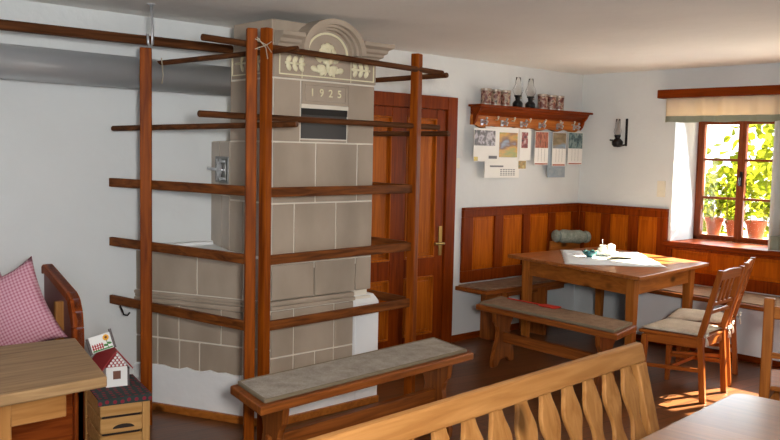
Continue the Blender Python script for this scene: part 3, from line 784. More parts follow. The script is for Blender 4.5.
# cloth
ct = MB(); C4 = [Vector((6.24, 4.47, 0)), Vector((5.455, 3.86, 0)), Vector((5.97, 3.29, 0)), Vector((6.69, 3.97, 0))]
N = 18; grid = []
for i in range(N+1):
    row = []
    for j in range(N+1):
        a = C4[0].lerp(C4[1], i/N); b = C4[3].lerp(C4[2], i/N); p = a.lerp(b, j/N)
        row.append(ct.bm.verts.new((p.x+.006*math.sin(j*1.9), p.y+.006*math.sin(i*2.3), .7635+.0012*math.sin(i*1.1)*math.sin(j*.9))))
    grid.append(row)
for i in range(N):
    for j in range(N): ct.bm.faces.new((grid[i][j], grid[i+1][j], grid[i+1][j+1], grid[i][j+1]))
tag(ct.build('tablecloth', M['cloth'], solid=.003, smooth=True), 'white square cloth laid cornerwise on the corner table', 'tablecloth')
ZT = .7665
b = MB(); nn = 20
prof_o = [(.022, 0), (.03, .004), (.05, .022), (.062, .05)]
rings = []
for (r_, z_) in prof_o+[(.058, .05), (.046, .024), (.026, .008)]:
    rings.append([b.bm.verts.new((5.995+(r_*(1+.14*math.sin(6*2*math.pi*j/36)*(z_ > .03)))*math.cos(2*math.pi*j/36), 4.0+(r_*(1+.14*math.sin(6*2*math.pi*j/36)*(z_ > .03)))*math.sin(2*math.pi*j/36), ZT+z_+.006*(z_ > .03)*math.sin(6*2*math.pi*j/36))) for j in range(36)])
for i in range(len(rings)-1):
    for j in range(36): b.bm.faces.new((rings[i][j], rings[i][(j+1) % 36], rings[i+1][(j+1) % 36], rings[i+1][j]))
b.bm.faces.new(rings[0][::-1]); b.bm.faces.new(rings[-1])
tag(b.build('bowl', M['teal'], smooth=True), 'small teal wavy rimmed bowl on the white tablecloth', 'bowl')
mt = MB()
for k in range(5):
    r0, r1 = .022*k, .022*k+.02
    mt.lathe([(r0+.001, 0), (r1, 0), (r1, .005), (r0+.001, .005)], (6.11, 3.78, ZT), 32)
tag(mt.build('coaster', M['rush'], smooth=False), 'round straw coaster in front of the white dish', 'coaster')
ds = MB().lathe([(.03, 0), (.045, .003), (.075, .018), (.098, .03), (.096, .034), (.07, .024), (.04, .01), (.005, .008)], (6.20, 3.975, ZT), 32)
tag(ds.build('dish', M['china'], smooth=True), 'wide white china dish carrying jug and napkins', 'dish')
jg = thing('creamer', 'white china jug standing in the dish beside the napkins', 'jug', (6.168, 3.99, ZT+.009))
MB().lathe([(.018, 0), (.026, .006), (.036, .03), (.034, .05), (.024, .068), (.028, .08), (.024, .08), (.018, .066), (.005, .02)], n=24).build('body', M['china'], jg, local=True, smooth=True)
MB().tube([(-.03, .01, .06), (-.05, .015, .055), (-.054, .016, .035), (-.036, .01, .022)], .004, 8).build('handle', M['china'], jg, local=True, smooth=True)
MB().tube([(0, .0, .03), (.004, .01, .125)], .0025, 6).build('spoon', M['steel'], jg, local=True, smooth=True)
np_ = MB()
rr = random.Random(5)
for k in range(5):
    x = 6.218+k*.011; y = 3.95+k*.004; hh = .085+rr.uniform(-.008, .01)
    np_.prism([(x, y-.028, ZT+.012), (x+.006, y+.028, ZT+.012), (x+.012, y+.034, ZT+hh), (x-.004, y+.004, ZT+hh+.008), (x, y-.036, ZT+hh-.006)], (.0045, 0, 0))
tag(np_.build('napkins', M['paper']), 'upright folded white paper napkins in the dish', 'napkin', None, 'stuff')
# cushion on corner bench
def pillow(name, mat, w_, h_, t_, parent, nn=16, ear=.0, power=.5):
    mb = MB(); g = {}
    for s in (1, -1):
        for i in range(nn+1):
            for j in range(nn+1):
                u_, v_ = 2*i/nn-1, 2*j/nn-1
                edge = max(abs(u_), abs(v_)) > .999
                if edge and s < 0: g[s, i, j] = g[1, i, j]; continue
                f = ((1-u_*u_)*(1-v_*v_))**power
                pin = 1-.16*(1-abs(v_)**2)*abs(u_)**3; pin2 = 1-.16*(1-abs(u_)**2)*abs(v_)**3
                g[s, i, j] = mb.bm.verts.new((u_*w_/2*pin, s*f*t_/2, v_*h_/2*pin2))
    for s in (1, -1):
        for i in range(nn):
            for j in range(nn):
                q = (g[s, i, j], g[s, i+1, j], g[s, i+1, j+1], g[s, i, j+1])
                mb.bm.faces.new(q if s > 0 else q[::-1])
    return mb
ck = thing('cushion', 'grey green bolster cushion with tied ends behind the corner table', 'cushion', (6.60, 4.60, .70))
bl = MB()
pr_ = [(-.215, .02), (-.20, .055), (-.18, .06), (-.165, .045), (-.15, .05), (-.10, .066), (0, .06), (.10, .066), (.15, .05), (.165, .045), (.18, .06), (.20, .055), (.215, .02)]
bl.lathe([(r_, z_) for z_, r_ in pr_], n=24, mtx=Matrix.Rotation(R(90), 4, 'Y'))
ck_o = bl.build('bolster', M['greencush'], ck, local=True, smooth=True)
for s in (-1, 1):
    MB().lathe([(.047, -.005), (.05, 0), (.047, .005)], n=20, mtx=Matrix.Translation((s*.163, 0, 0)) @ Matrix.Rotation(R(90), 4, 'Y')).build('tie', M['greencord'], ck, local=True, smooth=True)
ck.location = (6.745, 4.715, .835); ck.rotation_euler = (0, R(3), R(-14))
bk = MB().box(6.50, 6.98, 4.765, 4.79, .496, .80)
tag(bk.build('backrest_board', wood('honey', 'x'), bevel=.02), 'low rounded board leaning on the panelling under the bolster cushion', 'board')

# ------------------------------------------------------------------ chairs
def make_chair(label, loc, rz):
    t = thing('chair', label, 'chair', loc, rz, 'chairs at the corner table')
    def up(y0, z): return y0-.002-(max(0, z-.42)*.24)
    for s in (-1, 1):
        x = s*.185
        mb = MB()
        pts = [(-.205-.03, 0), (-.20, .43), (up(-.2, .885), .885)]
        for (ya, za), (yb_, zb_) in zip(pts, pts[1:]):
            mb.frustum([(x-.017, ya-.02), (x+.017, ya-.02), (x+.017, ya+.02), (x-.017, ya+.02)], [(x-.016, yb_-.018), (x+.016, yb_-.018), (x+.016, yb_+.018), (x-.016, yb_+.018)], za, zb_)
        mb.build('rear_leg', wood('chair', 'z'), t, local=True, bevel=.004)
        xf = s*.205
        MB().frustum([(xf-.014, .17), (xf+.014, .17), (xf+.014, .198), (xf-.014, .198)], [(xf-.02, .155), (xf+.02, .155), (xf+.02, .195), (xf-.02, .195)], 0, .40).build('front_leg', wood('chair', 'z'), t, local=True, bevel=.004)
        MB().bar((s*.19, -.2, .21), (s*.203, .175, .19), .018, .026).build('stretcher', wood('chair', 'y'), t, local=True, bevel=.003)
        MB().bar((s*.187, -.2, .385), (s*.203, .175, .38), .02, .055).build('seat_rail', wood('chair', 'y'), t, local=True, bevel=.003)
    MB().bar((-.2, .176, .38), (.2, .176, .38), .02, .055).build('seat_rail', wood('chair', 'x'), t, local=True, bevel=.003)
    MB().bar((-.19, -.2, .385), (.19, -.2, .385), .02, .055).build('seat_rail', wood('chair', 'x'), t, local=True, bevel=.003)
    MB().bar((-.197, 0, .20), (.197, 0, .20), .018, .024).build('stretcher', wood('chair', 'x'), t, local=True, bevel=.003)
    MB().poly([(-.20, -.215), (.20, -.215), (.225, .215), (-.225, .215)], .41, .432).build('seat', wood('chair', 'y'), t, local=True, bevel=.008)
    # crest, two cross rails, spindles
    cr_ = []
    for k in range(13):
        q = -1+2*k/12; cr_.append((q*.20, .868+.018*(1-q*q)))
    pts = [(x, up(-.2, z)-.011, z) for x, z in cr_]+[(x, up(-.2, .815)-.011, .815) for x in (.20, -.20)]
    MB().prism(pts, (0, .022, 0)).build('crest_rail', wood('chair', 'x'), t, local=True, bevel=.004)
    for z in (.60, .655): MB().bar((-.18, up(-.2, z), z), (.18, up(-.2, z), z), .016, .024).build('cross_rail', wood('chair', 'x'), t, local=True, bevel=.003)
    for x in (-.07, 0, .07): MB().bar((x, up(-.2, .66), .66), (x, up(-.2, .825), .825), .014, .032, (1, 0, 0)).build('splat', wood('chair', 'z'), t, local=True, bevel=.003)
    return t
ch1 = make_chair('brown wooden chair in front of the corner table', (5.41, 2.84, 0), R(5))
def seat_pad(label, loc, rz):
    t = thing('seat_cushion', label, 'cushion', loc, rz, 'seat cushions tied to the chairs')
    mb = MB(); nn = 14; g = {}
    for s in (1, 0):
        for i in range(nn+1):
            for j in range(nn+1):
                u_, v_ = 2*i/nn-1, 2*j/nn-1
                f = max(0, (1-u_**4)*(1-v_**4))**.5
                wd = .205+.015*v_
                g[s, i, j] = mb.bm.verts.new((u_*wd, v_*.205, .012+.022*f if s else .012-.0115*min(1, f*2)))
    for s in (1, 0):
        for i in range(nn):
            for j in range(nn):
                q = (g[s, i, j], g[s, i+1, j], g[s, i+1, j+1], g[s, i, j+1]); mb.bm.faces.new(q if s else q[::-1])
    bmesh.ops.remove_doubles(mb.bm, verts=mb.bm.verts, dist=.0003)
    mb.build('pad', M['cushion'], t, local=True, smooth=True)
    for s in (-1, 1):
        b_ = MB(); x, y = s*.196, -.235
        for a in (-1, 1):
            b_.tube([(x, y, .015), (x+a*.022, y-.012, .03), (x+a*.034, y-.01, .012), (x+a*.006, y-.006, .012)], .006, 6)
            b_.tube([(x, y, .012), (x+a*.012, y-.012, -.02), (x+a*.02, y-.014, -.05)], .005, 6)
        b_.ball((x, y-.006, .014), (.011, .011, .011))
        b_.tube([(x, y, .012), (s*.17, -.2, .01)], .005, 6)
        b_.build('tie', M['ribbon'], t, local=True, smooth=True)
    return t
pd1 = seat_pad('cream seat cushion with white ties on the nearer corner table chair', (5.41, 2.84, .433), R(5))
copy_thing(ch1, (5.90, 2.96, 0), R(18), 'brown wooden chair behind the other one, nearer the window')
copy_thing(pd1, (5.90, 2.96, .433), R(18), 'cream seat cushion on the chair nearer the window')
# chair at the right edge
rc = thing('chair', 'light brown wooden chair cut off by the right edge of the photo', 'chair', (4.555, 1.659, 0), R(-75))
for s in (-1, 1):
    for yy, zt, nm in ((-.2, .905, 'rear_leg'), (.19, .43, 'front_leg')):
        MB().box(s*.2-.025, s*.2+.025, yy-.022, yy+.022, 0, zt).build(nm, wood('honey', 'z'), rc, local=True, bevel=.006)
    MB().box(s*.2-.012, s*.2+.012, -.18, .17, .36, .42).build('seat_rail', wood('honey', 'y'), rc, local=True, bevel=.003)
    MB().box(s*.2-.01, s*.2+.01, -.18, .17, .16, .19).build('stretcher', wood('honey', 'y'), rc, local=True, bevel=.003)
MB().box(-.225, .225, -.178, .22, .425, .45).build('seat', wood('honey', 'x'), rc, local=True, bevel=.006)
MB().box(-.18, .18, -.212, -.188, .80, .865).build('crest_rail', wood('honey', 'x'), rc, local=True, bevel=.006)
MB().box(-.18, .18, -.21, -.19, .60, .63).build('cross_rail', wood('honey', 'x'), rc, local=True, bevel=.004)
for x in (-.05, .05): MB().box(x-.014, x+.014, -.207, -.193, .63, .80).build('splat', wood('honey', 'z'), rc, local=True, bevel=.003)
rg = MB(); rr = random.Random(9)
rg.ball((0, 0, .05), (.11, .08, .05), None, 16)
for v in rg.bm.verts:
    v.co += Vector((noise.noise(v.co*20)*.02, noise.noise(v.co*20+Vector((5, 0, 0)))*.02, abs(noise.noise(v.co*14+Vector((0, 7, 0))))*.03))
tag(rg.build('cloth_bundle', M['cloth'], smooth=True, shift=(0, 0, 0)), 'crumpled white cloth lying on the chair at the right edge', 'cloth').location = (4.50, 1.69, .452)

def polish(m):
    b = m.node_tree.nodes['Principled BSDF']; b.inputs['Coat Weight'].default_value = .7; b.inputs['Coat Roughness'].default_value = .2
    for n in m.node_tree.nodes:
        if n.type == 'BUMP': n.inputs['Strength'].default_value = .02
        if n.type == 'TEX_BRICK': n.inputs['Mortar Size'].default_value = .001
    return m
# ------------------------------------------------------------------ foreground settle and table
stl = thing('settle', 'light pine settle with wavy splats in its slatted back in the foreground', 'settle', (2.0, 1.5, 0), R(3))
LEAN = .27
def sy(z): return .135+(z-.9)*LEAN
XL, XR = -1.35, .878
def leanbox(mb, x0, x1, z0, z1, t_):
    mb.prism([(x0, sy(z0)-t_/2, z0), (x1, sy(z0)-t_/2, z0), (x1, sy(z1)-t_/2, z1), (x0, sy(z1)-t_/2, z1)], (0, t_, 0))
    return mb
leanbox(MB(), XL, XR, .832, .90, .034).build('top_rail', wood('pine', 'x'), stl, local=True, bevel=.008)
leanbox(MB(), XL, XR, .40, .47, .03).build('bottom_rail', wood('pine', 'x'), stl, local=True, bevel=.006)
for x0, x1 in ((XL, XL+.07), (XR-.068, XR)):
    leanbox(MB(), x0, x1, .02, .831, .034).build('stile', wood('pine', 'z'), stl, local=True, bevel=.006)
xs = XR-.068-.066
while xs > XL+.1:
    mb = MB(); L_, R_ = [], []
    for k in range(25):
        z = .472+(.831-.472)*k/24; f = k/24
        wv = .0385-.0125*math.cos(4*math.pi*f)
        L_.append((xs-wv, sy(z)-.009, z)); R_.append((xs+wv, sy(z)-.009, z))
    mb.prism(L_+R_[::-1], (0, .018, 0)); mb.build('splat', wood('pine', 'z'), stl, local=True, bevel=.004)
    xs -= .131
MB().box(XL, XR, -.36, -.012, .405, .44).build('seat', wood('pine', 'x'), stl, local=True, bevel=.008)
for x in (XL+.03, XR-.07):
    MB().box(x, x+.045, -.34, -.29, 0, .404).build('leg', wood('pine', 'z'), stl, local=True, bevel=.005)
ft = thing('table', 'polished wooden table with rounded corner in the foreground', 'table', (2.0, .885, 0), R(4))
cpts = []
x0, x1, y0_, y1_ = -1.0, .985, -.50, .385
for cx, cy, a0 in ((x1-.05, y0_+.05, -90), (x1-.05, y1_-.05, 0), (x0+.05, y1_-.05, 90), (x0+.05, y0_+.05, 180)):
    for k in range(7): cpts.append((cx+.05*math.cos(R(a0+k*15)), cy+.05*math.sin(R(a0+k*15))))
M['fronttop'] = polish(planks('front_tabletop', rgb(160, 102, 56), rgb(132, 80, 42), rgb(88, 50, 24), .3, rot=R(90), w=4, h=.13))
MB().poly(cpts, .735, .77).build('tabletop', M['fronttop'], ft, local=True, bevel=.006)
for x in (-.88, .86):
    for y in (-.4, .28): MB().box(x-.035, x+.035, y-.035, y+.035, 0, .734).build('leg', wood('honey', 'z'), ft, local=True, bevel=.005)
MB().box(-.845, .825, .265, .295, .62, .734).build('apron', wood('honey', 'x'), ft, local=True, bevel=.003)

# ------------------------------------------------------------------ left table, settle, crate
lt = thing('table', 'weathered wooden table at the left edge', 'table', (.8, 3.25, 0))
MB().poly([(-.35, 2.80), (1.30, 2.862), (1.462, 3.53), (-.2, 3.75)], .74, .78).build('tabletop', wood('oldtop', 'x'), lt, bevel=.006)
MB().box(.985, 1.18, 2.93, 2.97, .64, .739).build('apron', wood('pine', 'x'), lt, bevel=.004)
MB().box(.90, .99, 2.925, 3.02, 0, .739).build('leg', wood('pine', 'z'), lt, bevel=.004)
MB().box(-.1, -.01, 2.9, 2.99, 0, .739).build('leg', wood('pine', 'z'), lt, bevel=.004)
MB().box(1.0, 1.09, 3.42, 3.51, 0, .739).build('leg', wood('pine', 'z'), lt, bevel=.004)
MB().box(-.06, .03, 3.5, 3.59, 0, .739).build('leg', wood('pine', 'z'), lt, bevel=.004)
ls = thing('settle', 'reddish brown wooden settle with curved end panel behind the left table', 'settle', (1.0, 4.5, 0))
sk = lambda y: (y-4.5)*.14+.01
ep = [(4.825, 0), (4.825, .915), (4.79, .93), (4.28, .845), (4.22, .82), (4.175, .76), (4.155, .68), (4.15, .55), (4.15, 0)]
MB().prism([(1.765+sk(y), y, z) for y, z in ep], (.035, 0, 0)).build('end_panel', plain('settle_inside', rgb(128, 84, 82), .5, vary=.1), ls, bevel=.004)
e2 = MB()
for (ya, za), (yb_, zb_) in zip(ep[1:], ep[2:]):
    q = [(ya, za), (yb_, zb_), (yb_+(.0 if zb_ > .83 else .05), zb_-(.045 if zb_ > .75 else 0)), (ya+(.0 if za > .83 else .05), za-(.045 if za > .75 else 0))]
    e2.prism([(1.75+sk(y), y, z) for y, z in q], (.056, 0, 0))
e2.build('end_frame', wood('settle', 'z'), ls, bevel=.005)
MB().box(1.72, 1.764, 4.40, 4.43, .45, .78).build('batten', wood('pine', 'z'), ls, bevel=.003)
MB().box(-.8, 1.76, 4.19, 4.78, .41, .445).build('seat', wood('settle', 'x'), ls, bevel=.005)
MB().box(-.8, 1.76, 4.19, 4.215, .02, .409).build('seat_front', wood('settle', 'x'), ls, bevel=.003)
MB().box(-.8, 1.76, 4.79, 4.82, .02, .72).build('backrest', wood('settle', 'x'), ls, bevel=.003)
def place_pillow(label, loc, rot, w_, h_):
    t = thing('pillow', label, 'pillow', loc, 0, 'gingham pillows on the left settle')
    pillow('pillow', M['gingham'], w_, h_, .15, t).build('cover', M['gingham'], t, local=True, smooth=True)
    t.rotation_euler = rot
place_pillow('large pink gingham pillow leaning in the settle corner', (1.525, 4.42, .75), (R(-12), R(-25), R(-32)), .36, .46)
place_pillow('pink gingham pillow mostly cut off at the left edge', (1.43, 4.69, .785), (R(-4), R(-26), R(-10)), .36, .44)
cr_t = thing('crate', 'slatted pale wooden crate standing between settle and drying rack', 'crate', (1.87, 3.66, 0), R(-13))
W_, D_, H_ = .225, .37, .43
sm = MB()
for k in range(5):
    z0 = .02+k*.082
    for y0c, y1c in ((0, .012), (D_-.012, D_)): sm.box(-W_, -.035, y0c, y1c, z0, z0+.07)
    for x0c, x1c in ((-W_, -W_+.012), (-.012, 0)): sm.box(x0c, x1c, .013, D_-.013, z0, z0+.07)
sm.build('slats', wood('crate', 'x'), cr_t, local=True, bevel=.002)
for x, y in ((-.034, -.004), (-.034, D_-.03), (-W_-.004, D_-.03)):
    MB().box(x, x+.036, y, y+.034, 0, H_).build('corner_post', wood('crate', 'z'), cr_t, local=True, bevel=.003)
MB().box(-W_+.012, -.012, .013, D_-.013, .02, .03).build('bottom', wood('crate', 'x'), cr_t, local=True)
MB().box(-W_+.013, -.036, .035, .04, .035, .40).build('dark_backing', M['dark'], cr_t, local=True)  # dark sheet behind the front slats, standing in for the shade inside
hl = MB()
hp = [(-.12+.05*math.cos(R(t)), -.0015, .285+.02*math.sin(R(t))) for t in range(0, 181, 15)]
hl.prism(hp, (0, .003, 0)); hl.build('grip_hole', M['dark'], cr_t, local=True)
cc = MB().box(-W_-.012, .004, -.01, D_+.005, H_+.001, H_+.006)
cc.box(-W_-.012, .004, -.012, -.007, H_-.028, H_+.006); cc.box(.0045, .0085, -.012, D_+.005, H_-.02, H_+.006)
cct = thing('cloth', 'dark green cloth with red dots covering the slatted crate', 'cloth', (1.87, 3.66, 0), R(-13))
cc.build('fabric', M['greencloth'], cct, local=True)
# toy house
hs = thing('toy_house', 'small white toy house with red roof and painted sign on the crate', 'toy house', (1.797, 3.85, H_+.0072), R(-14))
hw, hd_, hh_ = .10, .23, .098
MB().box(-hw/2, hw/2, 0, hd_, 0, hh_).build('wall', M['housewhite'], hs, local=True, bevel=.001)
MB().prism([(-hw/2, -.001, hh_), (hw/2, -.001, hh_), (0, -.001, hh_+.066)], (0, hd_+.002, 0)).build('gable', M['roofred'], hs, local=True)
gd = MB()
for k in range(5):
    for j in range(5-k):
        x = -hw/2+.014+k*.0095+j*.0185
        if abs(x) < hw/2-.006-k*.009: gd.lathe([(.001, 0), (.0062, 0), (.0062, .0015), (.001, .0015)], n=8, mtx=Matrix.Translation((x, -.002, hh_+.008+k*.0125)) @ Matrix.Rotation(R(90), 4, 'X'))
gd.build('gable_dots', M['housewhite'], hs, local=True)
rf = MB()
for s in (-1, 1):
    a, b_ = Vector((0, -.012, hh_+.076)), Vector((s*(hw/2+.022), -.012, hh_-.014))
    nv = Vector((-(b_-a).z, 0, (b_-a).x)).normalized()*(-.006 if s > 0 else .006)
    rf.prism([a, b_, b_-nv, a-nv], (0, hd_+.024, 0))
rf.build('roof', M['roofred'], hs, local=True)
MB().box(-.018, .018, -.003, 0, .038, .078).build('window_opening', plain('brown_window', rgb(112, 70, 52), .5), hs, local=True)
MB().box(hw/2, hw/2+.01, .0, hd_, 0, hh_-.01).build('side_board', M['darkframe'], hs, local=True)
sgm = Matrix.Translation((-.05, .07, hh_+.07)) @ Matrix.Diagonal((.8, .8, .78, 1)) @ Matrix.Rotation(R(-14), 4, 'Y') @ Matrix.Rotation(R(-12), 4, 'X')
sb = MB().box(-.066, .066, 0, .012, 0, .10, sgm)
sign = sb.build('painted_sign', M['housewhite'], hs, local=True)
MB().box(-.078, -.064, -.012, .02, -.008, .096, sgm).build('side_strip', M['darkframe'], sign, local=True)
MB().box(.064, .078, -.012, .02, -.004, .118, sgm).build('side_strip', M['darkframe'], sign, local=True)
f = MB()
for k in range(5): f.box(-.055+k*.014, -.048+k*.014, -.003, 0, .012, .05, sgm)
f.box(-.058, .012, -.004, -.001, .02, .026, sgm); f.box(-.058, .012, -.004, -.001, .036, .041, sgm)
f.build('painted_fence', M['fencered'], sign, local=True)
f = MB().box(.033, .037, -.003, 0, .01, .07, sgm); f.ball(sgm @ Vector((.046, -.002, .035)), (.012, .002, .006)); f.ball(sgm @ Vector((.024, -.002, .028)), (.012, .002, .006)); f.box(-.058, .06, -.003, 0, .003, .012, sgm)
f.build('painted_leaves', M['grassgreen'], sign, local=True)
f = MB()
for k in range(10):
    a = R(k*36); f.ball(sgm @ Vector((.035+.011*math.cos(a), -.003, .074+.011*math.sin(a))), (.007, .002, .007), None, 6)
f.build('sunflower', M['yellow'], sign, local=True)
MB().ball(sgm @ Vector((.035, -.005, .074)), (.007, .003, .007)).build('sunflower_heart', M['petal'], sign, local=True)

# ------------------------------------------------------------------ wall shelf with hooks
sh = thing('coat_shelf', 'brown wooden wall shelf with coat hooks beside the room corner', 'shelf', (6.15, YA, 1.83))
MB().box(5.385, 7.015, 4.705, YA, 1.995, 2.015).build('shelf_board', wood('stile', 'x'), sh, bevel=.004)
MB().prism([(5.41, 4.845, 1.995), (5.41, 4.725, 1.995), (5.41, 4.74, 1.97), (5.41, 4.78, 1.945), (5.41, 4.80, 1.925), (5.41, 4.845, 1.925)], (1.575, 0, 0)).build('crown_moulding', wood('stile', 'x'), sh)
bp = []
for k in range(61):
    f = k/60; x = 5.405+(6.985-5.405)*f
    z = 1.832+.010*math.cos(f*2*math.pi*6)
    if f < .04 or f > .96: z = 1.845
    bp.append((x, 4.845, z))
bp += [(6.985, 4.845, 1.93), (5.405, 4.845, 1.93)]
MB().prism(bp, (0, -.03, 0)).build('fascia', wood('fascia', 'x'), sh, bevel=.003)
for x in (5.406, 6.955):
    pts = [(x, 4.814, 1.93), (x, 4.73, 1.995), (x, 4.74, 1.96), (x, 4.77, 1.925), (x, 4.79, 1.87), (x, 4.814, 1.845)]
    MB().prism(pts, (.025, 0, 0)).build('bracket', wood('stile', 'z'), sh, bevel=.002)
for k in range(6):
    x = 5.70+k*.225
    q = MB().tube([(x, 4.814, 1.895), (x, 4.79, 1.895), (x, 4.782, 1.905), (x, 4.78, 1.918)], .006, 8); q.ball((x, 4.78, 1.92), (.009, .009, .009))
    q.build('peg', M['plastic'], sh, smooth=True)
    x = 5.52+k*.268
    q = MB().tube([(x, 4.812, 1.868), (x, 4.775, 1.862), (x, 4.755, 1.85), (x, 4.75, 1.868)], .007, 8)
    q.tube([(x, 4.812, 1.875), (x, 4.765, 1.885), (x, 4.755, 1.90)], .007, 8)
    q.ball((x, 4.755, 1.903), (.011, .011, .011)); q.ball((x, 4.75, 1.872), (.011, .011, .011)); q.box(x-.014, x+.014, 4.808, 4.816, 1.845, 1.895)
    q.build('hook', M['steel'], sh, smooth=False)
tin_proto = None
for k, (x, y) in enumerate(((5.53, 4.78), (5.655, 4.78), (5.785, 4.78), (6.315, 4.78), (6.445, 4.78), (6.565, 4.78))):
    lb = ['leftmost patterned tin on the shelf', 'second patterned tin from the left end of the shelf', 'patterned tin just left of the two oil lamps', 'patterned tin just right of the two oil lamps', 'second patterned tin from the right end of the shelf', 'rightmost patterned tin on the shelf'][k]
    if tin_proto is None:
        tin_proto = thing('storage_tin', lb, 'tin', (x, y, 2.0155), 0, 'patterned tins on the coat shelf')
        MB().lathe([(.044, 0), (.046, .003), (.046, .012), (.044, .014), (.044, .108), (.046, .11), (.046, .118), (.02, .118)], n=24).build('can', M['tin'], tin_proto, local=True)
        MB().lathe([(.047, .1185), (.048, .121), (.048, .133), (.046, .136), (.02, .136)], n=24).build('lid', M['tinlid'], tin_proto, local=True)
        MB().lathe([(.047, .001), (.047, .011), (.02, .011)], n=24).build('base_rim', M['tinlid'], tin_proto, local=True)
    else: copy_thing(tin_proto, (x, y, 2.0155), k*1.1, lb)
lamp_proto = None
for x, lb in ((5.955, 'oil lamp with glass chimney on the shelf, left one of two'), (6.135, 'oil lamp with glass chimney on the shelf, right one of two')):
    if lamp_proto is None:
        lamp_proto = thing('oil_lamp', lb, 'oil lamp', (x, 4.78, 2.0155), 0, 'oil lamps on the coat shelf')
        MB().lathe([(.036, 0), (.045, .006), (.046, .036), (.034, .052), (.02, .062), (.024, .09), (.034, .096), (.034, .104), (.02, .106)], n=24).build('font', M['black'], lamp_proto, local=True, smooth=True)
        MB().tube([(.02, 0, .084), (.05, 0, .084)], .004, 8).build('wick_knob', M['brass'], lamp_proto, local=True)
        MB().lathe([(.028, .106), (.046, .14), (.048, .155), (.026, .20), (.021, .262), (.019, .262), (.024, .20), (.046, .155), (.044, .14), (.026, .107)], n=24).build('chimney', M['glass'], lamp_proto, local=True, smooth=True)
    else: copy_thing(lamp_proto, (x, 4.78, 2.0155), 0, lb)
# calendars
def sheet(mb, x0, x1, z0, z1, y, t_=.003): return mb.box(x0, x1, y-t_, y, z0, z1)
def calendar(label, x0, x1, z0, z1, y, pics, lines=None, red=None, mat='paper'):
    t = thing('calendar', label, 'calendar', ((x0+x1)/2, y, z0), 0, 'calendars hanging from the coat hooks')
    pg = sheet(MB(), x0, x1, z0, z1, y).build('page', M[mat], t)
    for (a, b_, c, e, m) in pics: sheet(MB(), a, b_, c, e, y-.0032, .001).build('picture', m, t)
    if lines:
        q = MB()
        for (a, b_, c, e) in lines: sheet(q, a, b_, c, e, y-.0032, .0006)
        q.build('print', M['ink'], t)
    if red:
        q = MB()
        for (a, b_, c, e) in red: sheet(q, a, b_, c, e, y-.0032, .0008)
        q.build('red_print', M['redink'], t)
    return t
PH = dict(
    crowd=photo('print_crowd', [(.3, rgb(52, 56, 48)), (.46, rgb(104, 90, 86)), (.56, rgb(190, 180, 182)), (.7, rgb(84, 70, 74))], 22, 1),
    land=photo('print_landscape', [(.28, rgb(60, 90, 50)), (.42, rgb(150, 150, 70)), (.52, rgb(206, 150, 50)), (.62, rgb(120, 80, 50)), (.75, rgb(160, 190, 210))], 3.2, 3, (1, 1, 2.6)),
    figure=photo('print_figure', [(.3, rgb(220, 200, 190)), (.5, rgb(150, 60, 50)), (.7, rgb(70, 40, 40))], 26, 5),
    card=photo('print_card', [(.3, rgb(200, 190, 120)), (.5, rgb(170, 130, 60)), (.7, rgb(60, 110, 80))], 26, 7),
    red=photo('print_red', [(.3, rgb(90, 40, 30)), (.45, rgb(190, 120, 90)), (.6, rgb(140, 60, 40)), (.72, rgb(80, 90, 60))], 26, 8, (2, 1, .7)),
    hill=photo('print_hill', [(.3, rgb(84, 76, 58)), (.48, rgb(150, 130, 96)), (.6, rgb(130, 150, 170)), (.75, rgb(180, 200, 220))], 5, 9, (.6, 1, 2)),
    dark=photo('print_forest', [(.3, rgb(30, 44, 46)), (.48, rgb(70, 96, 100)), (.62, rgb(140, 156, 150)), (.75, rgb(44, 60, 60))], 22, 12),
    yellow=photo('print_yellow', [(.3, rgb(220, 190, 60)), (.7, rgb(150, 130, 60))], 20, 13))
grid_lines = lambda x0, x1, z0, z1, nx, nz: [(x0+(x1-x0)*i/nx-.001, x0+(x1-x0)*i/nx+.001, z0, z1) for i in range(1, nx)]
calendar('large white calendar with golden landscape picture on the left hooks', 5.55, 6.02, 1.395, 1.835, 4.795, [(5.70, 5.985, 1.575, 1.79, PH['land'])],
         [(5.62, 5.80, 1.488, 1.502)]+[(5.76+.035*i, 5.785+.035*i, 1.415+.016*j, 1.423+.016*j) for i in range(6) for j in range(4)])
calendar('small calendar with crowd photo hanging at the left end of the shelf', 5.385, 5.715, 1.535, 1.815, 4.778, [(5.39, 5.66, 1.67, 1.80, PH['crowd']), (5.39, 5.44, 1.54, 1.575, PH['yellow'])], [(5.58, 5.69, 1.56, 1.585)])
calendar('narrow calendar with red figure beside the golden landscape', 6.005, 6.165, 1.55, 1.83, 4.785, [(6.03, 6.12, 1.66, 1.80, PH['figure'])])
calendar('little yellow picture card below the red figure calendar', 6.0, 6.115, 1.47, 1.56, 4.792, [(6.005, 6.11, 1.475, 1.545, PH['card'])])
calendar('slim calendar with reddish building photo below the middle hooks', 6.225, 6.425, 1.51, 1.815, 4.785, [(6.23, 6.42, 1.665, 1.81, PH['red'])], grid_lines(6.23, 6.42, 1.54, 1.66, 4, 1), [(6.23, 6.42, 1.515, 1.525)])
calendar('tall blue grey card sheet hanging behind the mountain calendar', 6.44, 6.715, 1.395, 1.82, 4.797, [(6.46, 6.70, 1.41, 1.48, photo('print_blue', [(.3, rgb(120, 136, 146)), (.7, rgb(160, 168, 172))], 12, 4))], None, None, 'greypaper')
calendar('slim calendar with brown mountain photo over the blue grey sheet', 6.49, 6.70, 1.50, 1.815, 4.785, [(6.495, 6.695, 1.665, 1.81, PH['hill'])], grid_lines(6.5, 6.69, 1.54, 1.66, 4, 1), [(6.50, 6.69, 1.505, 1.518)])
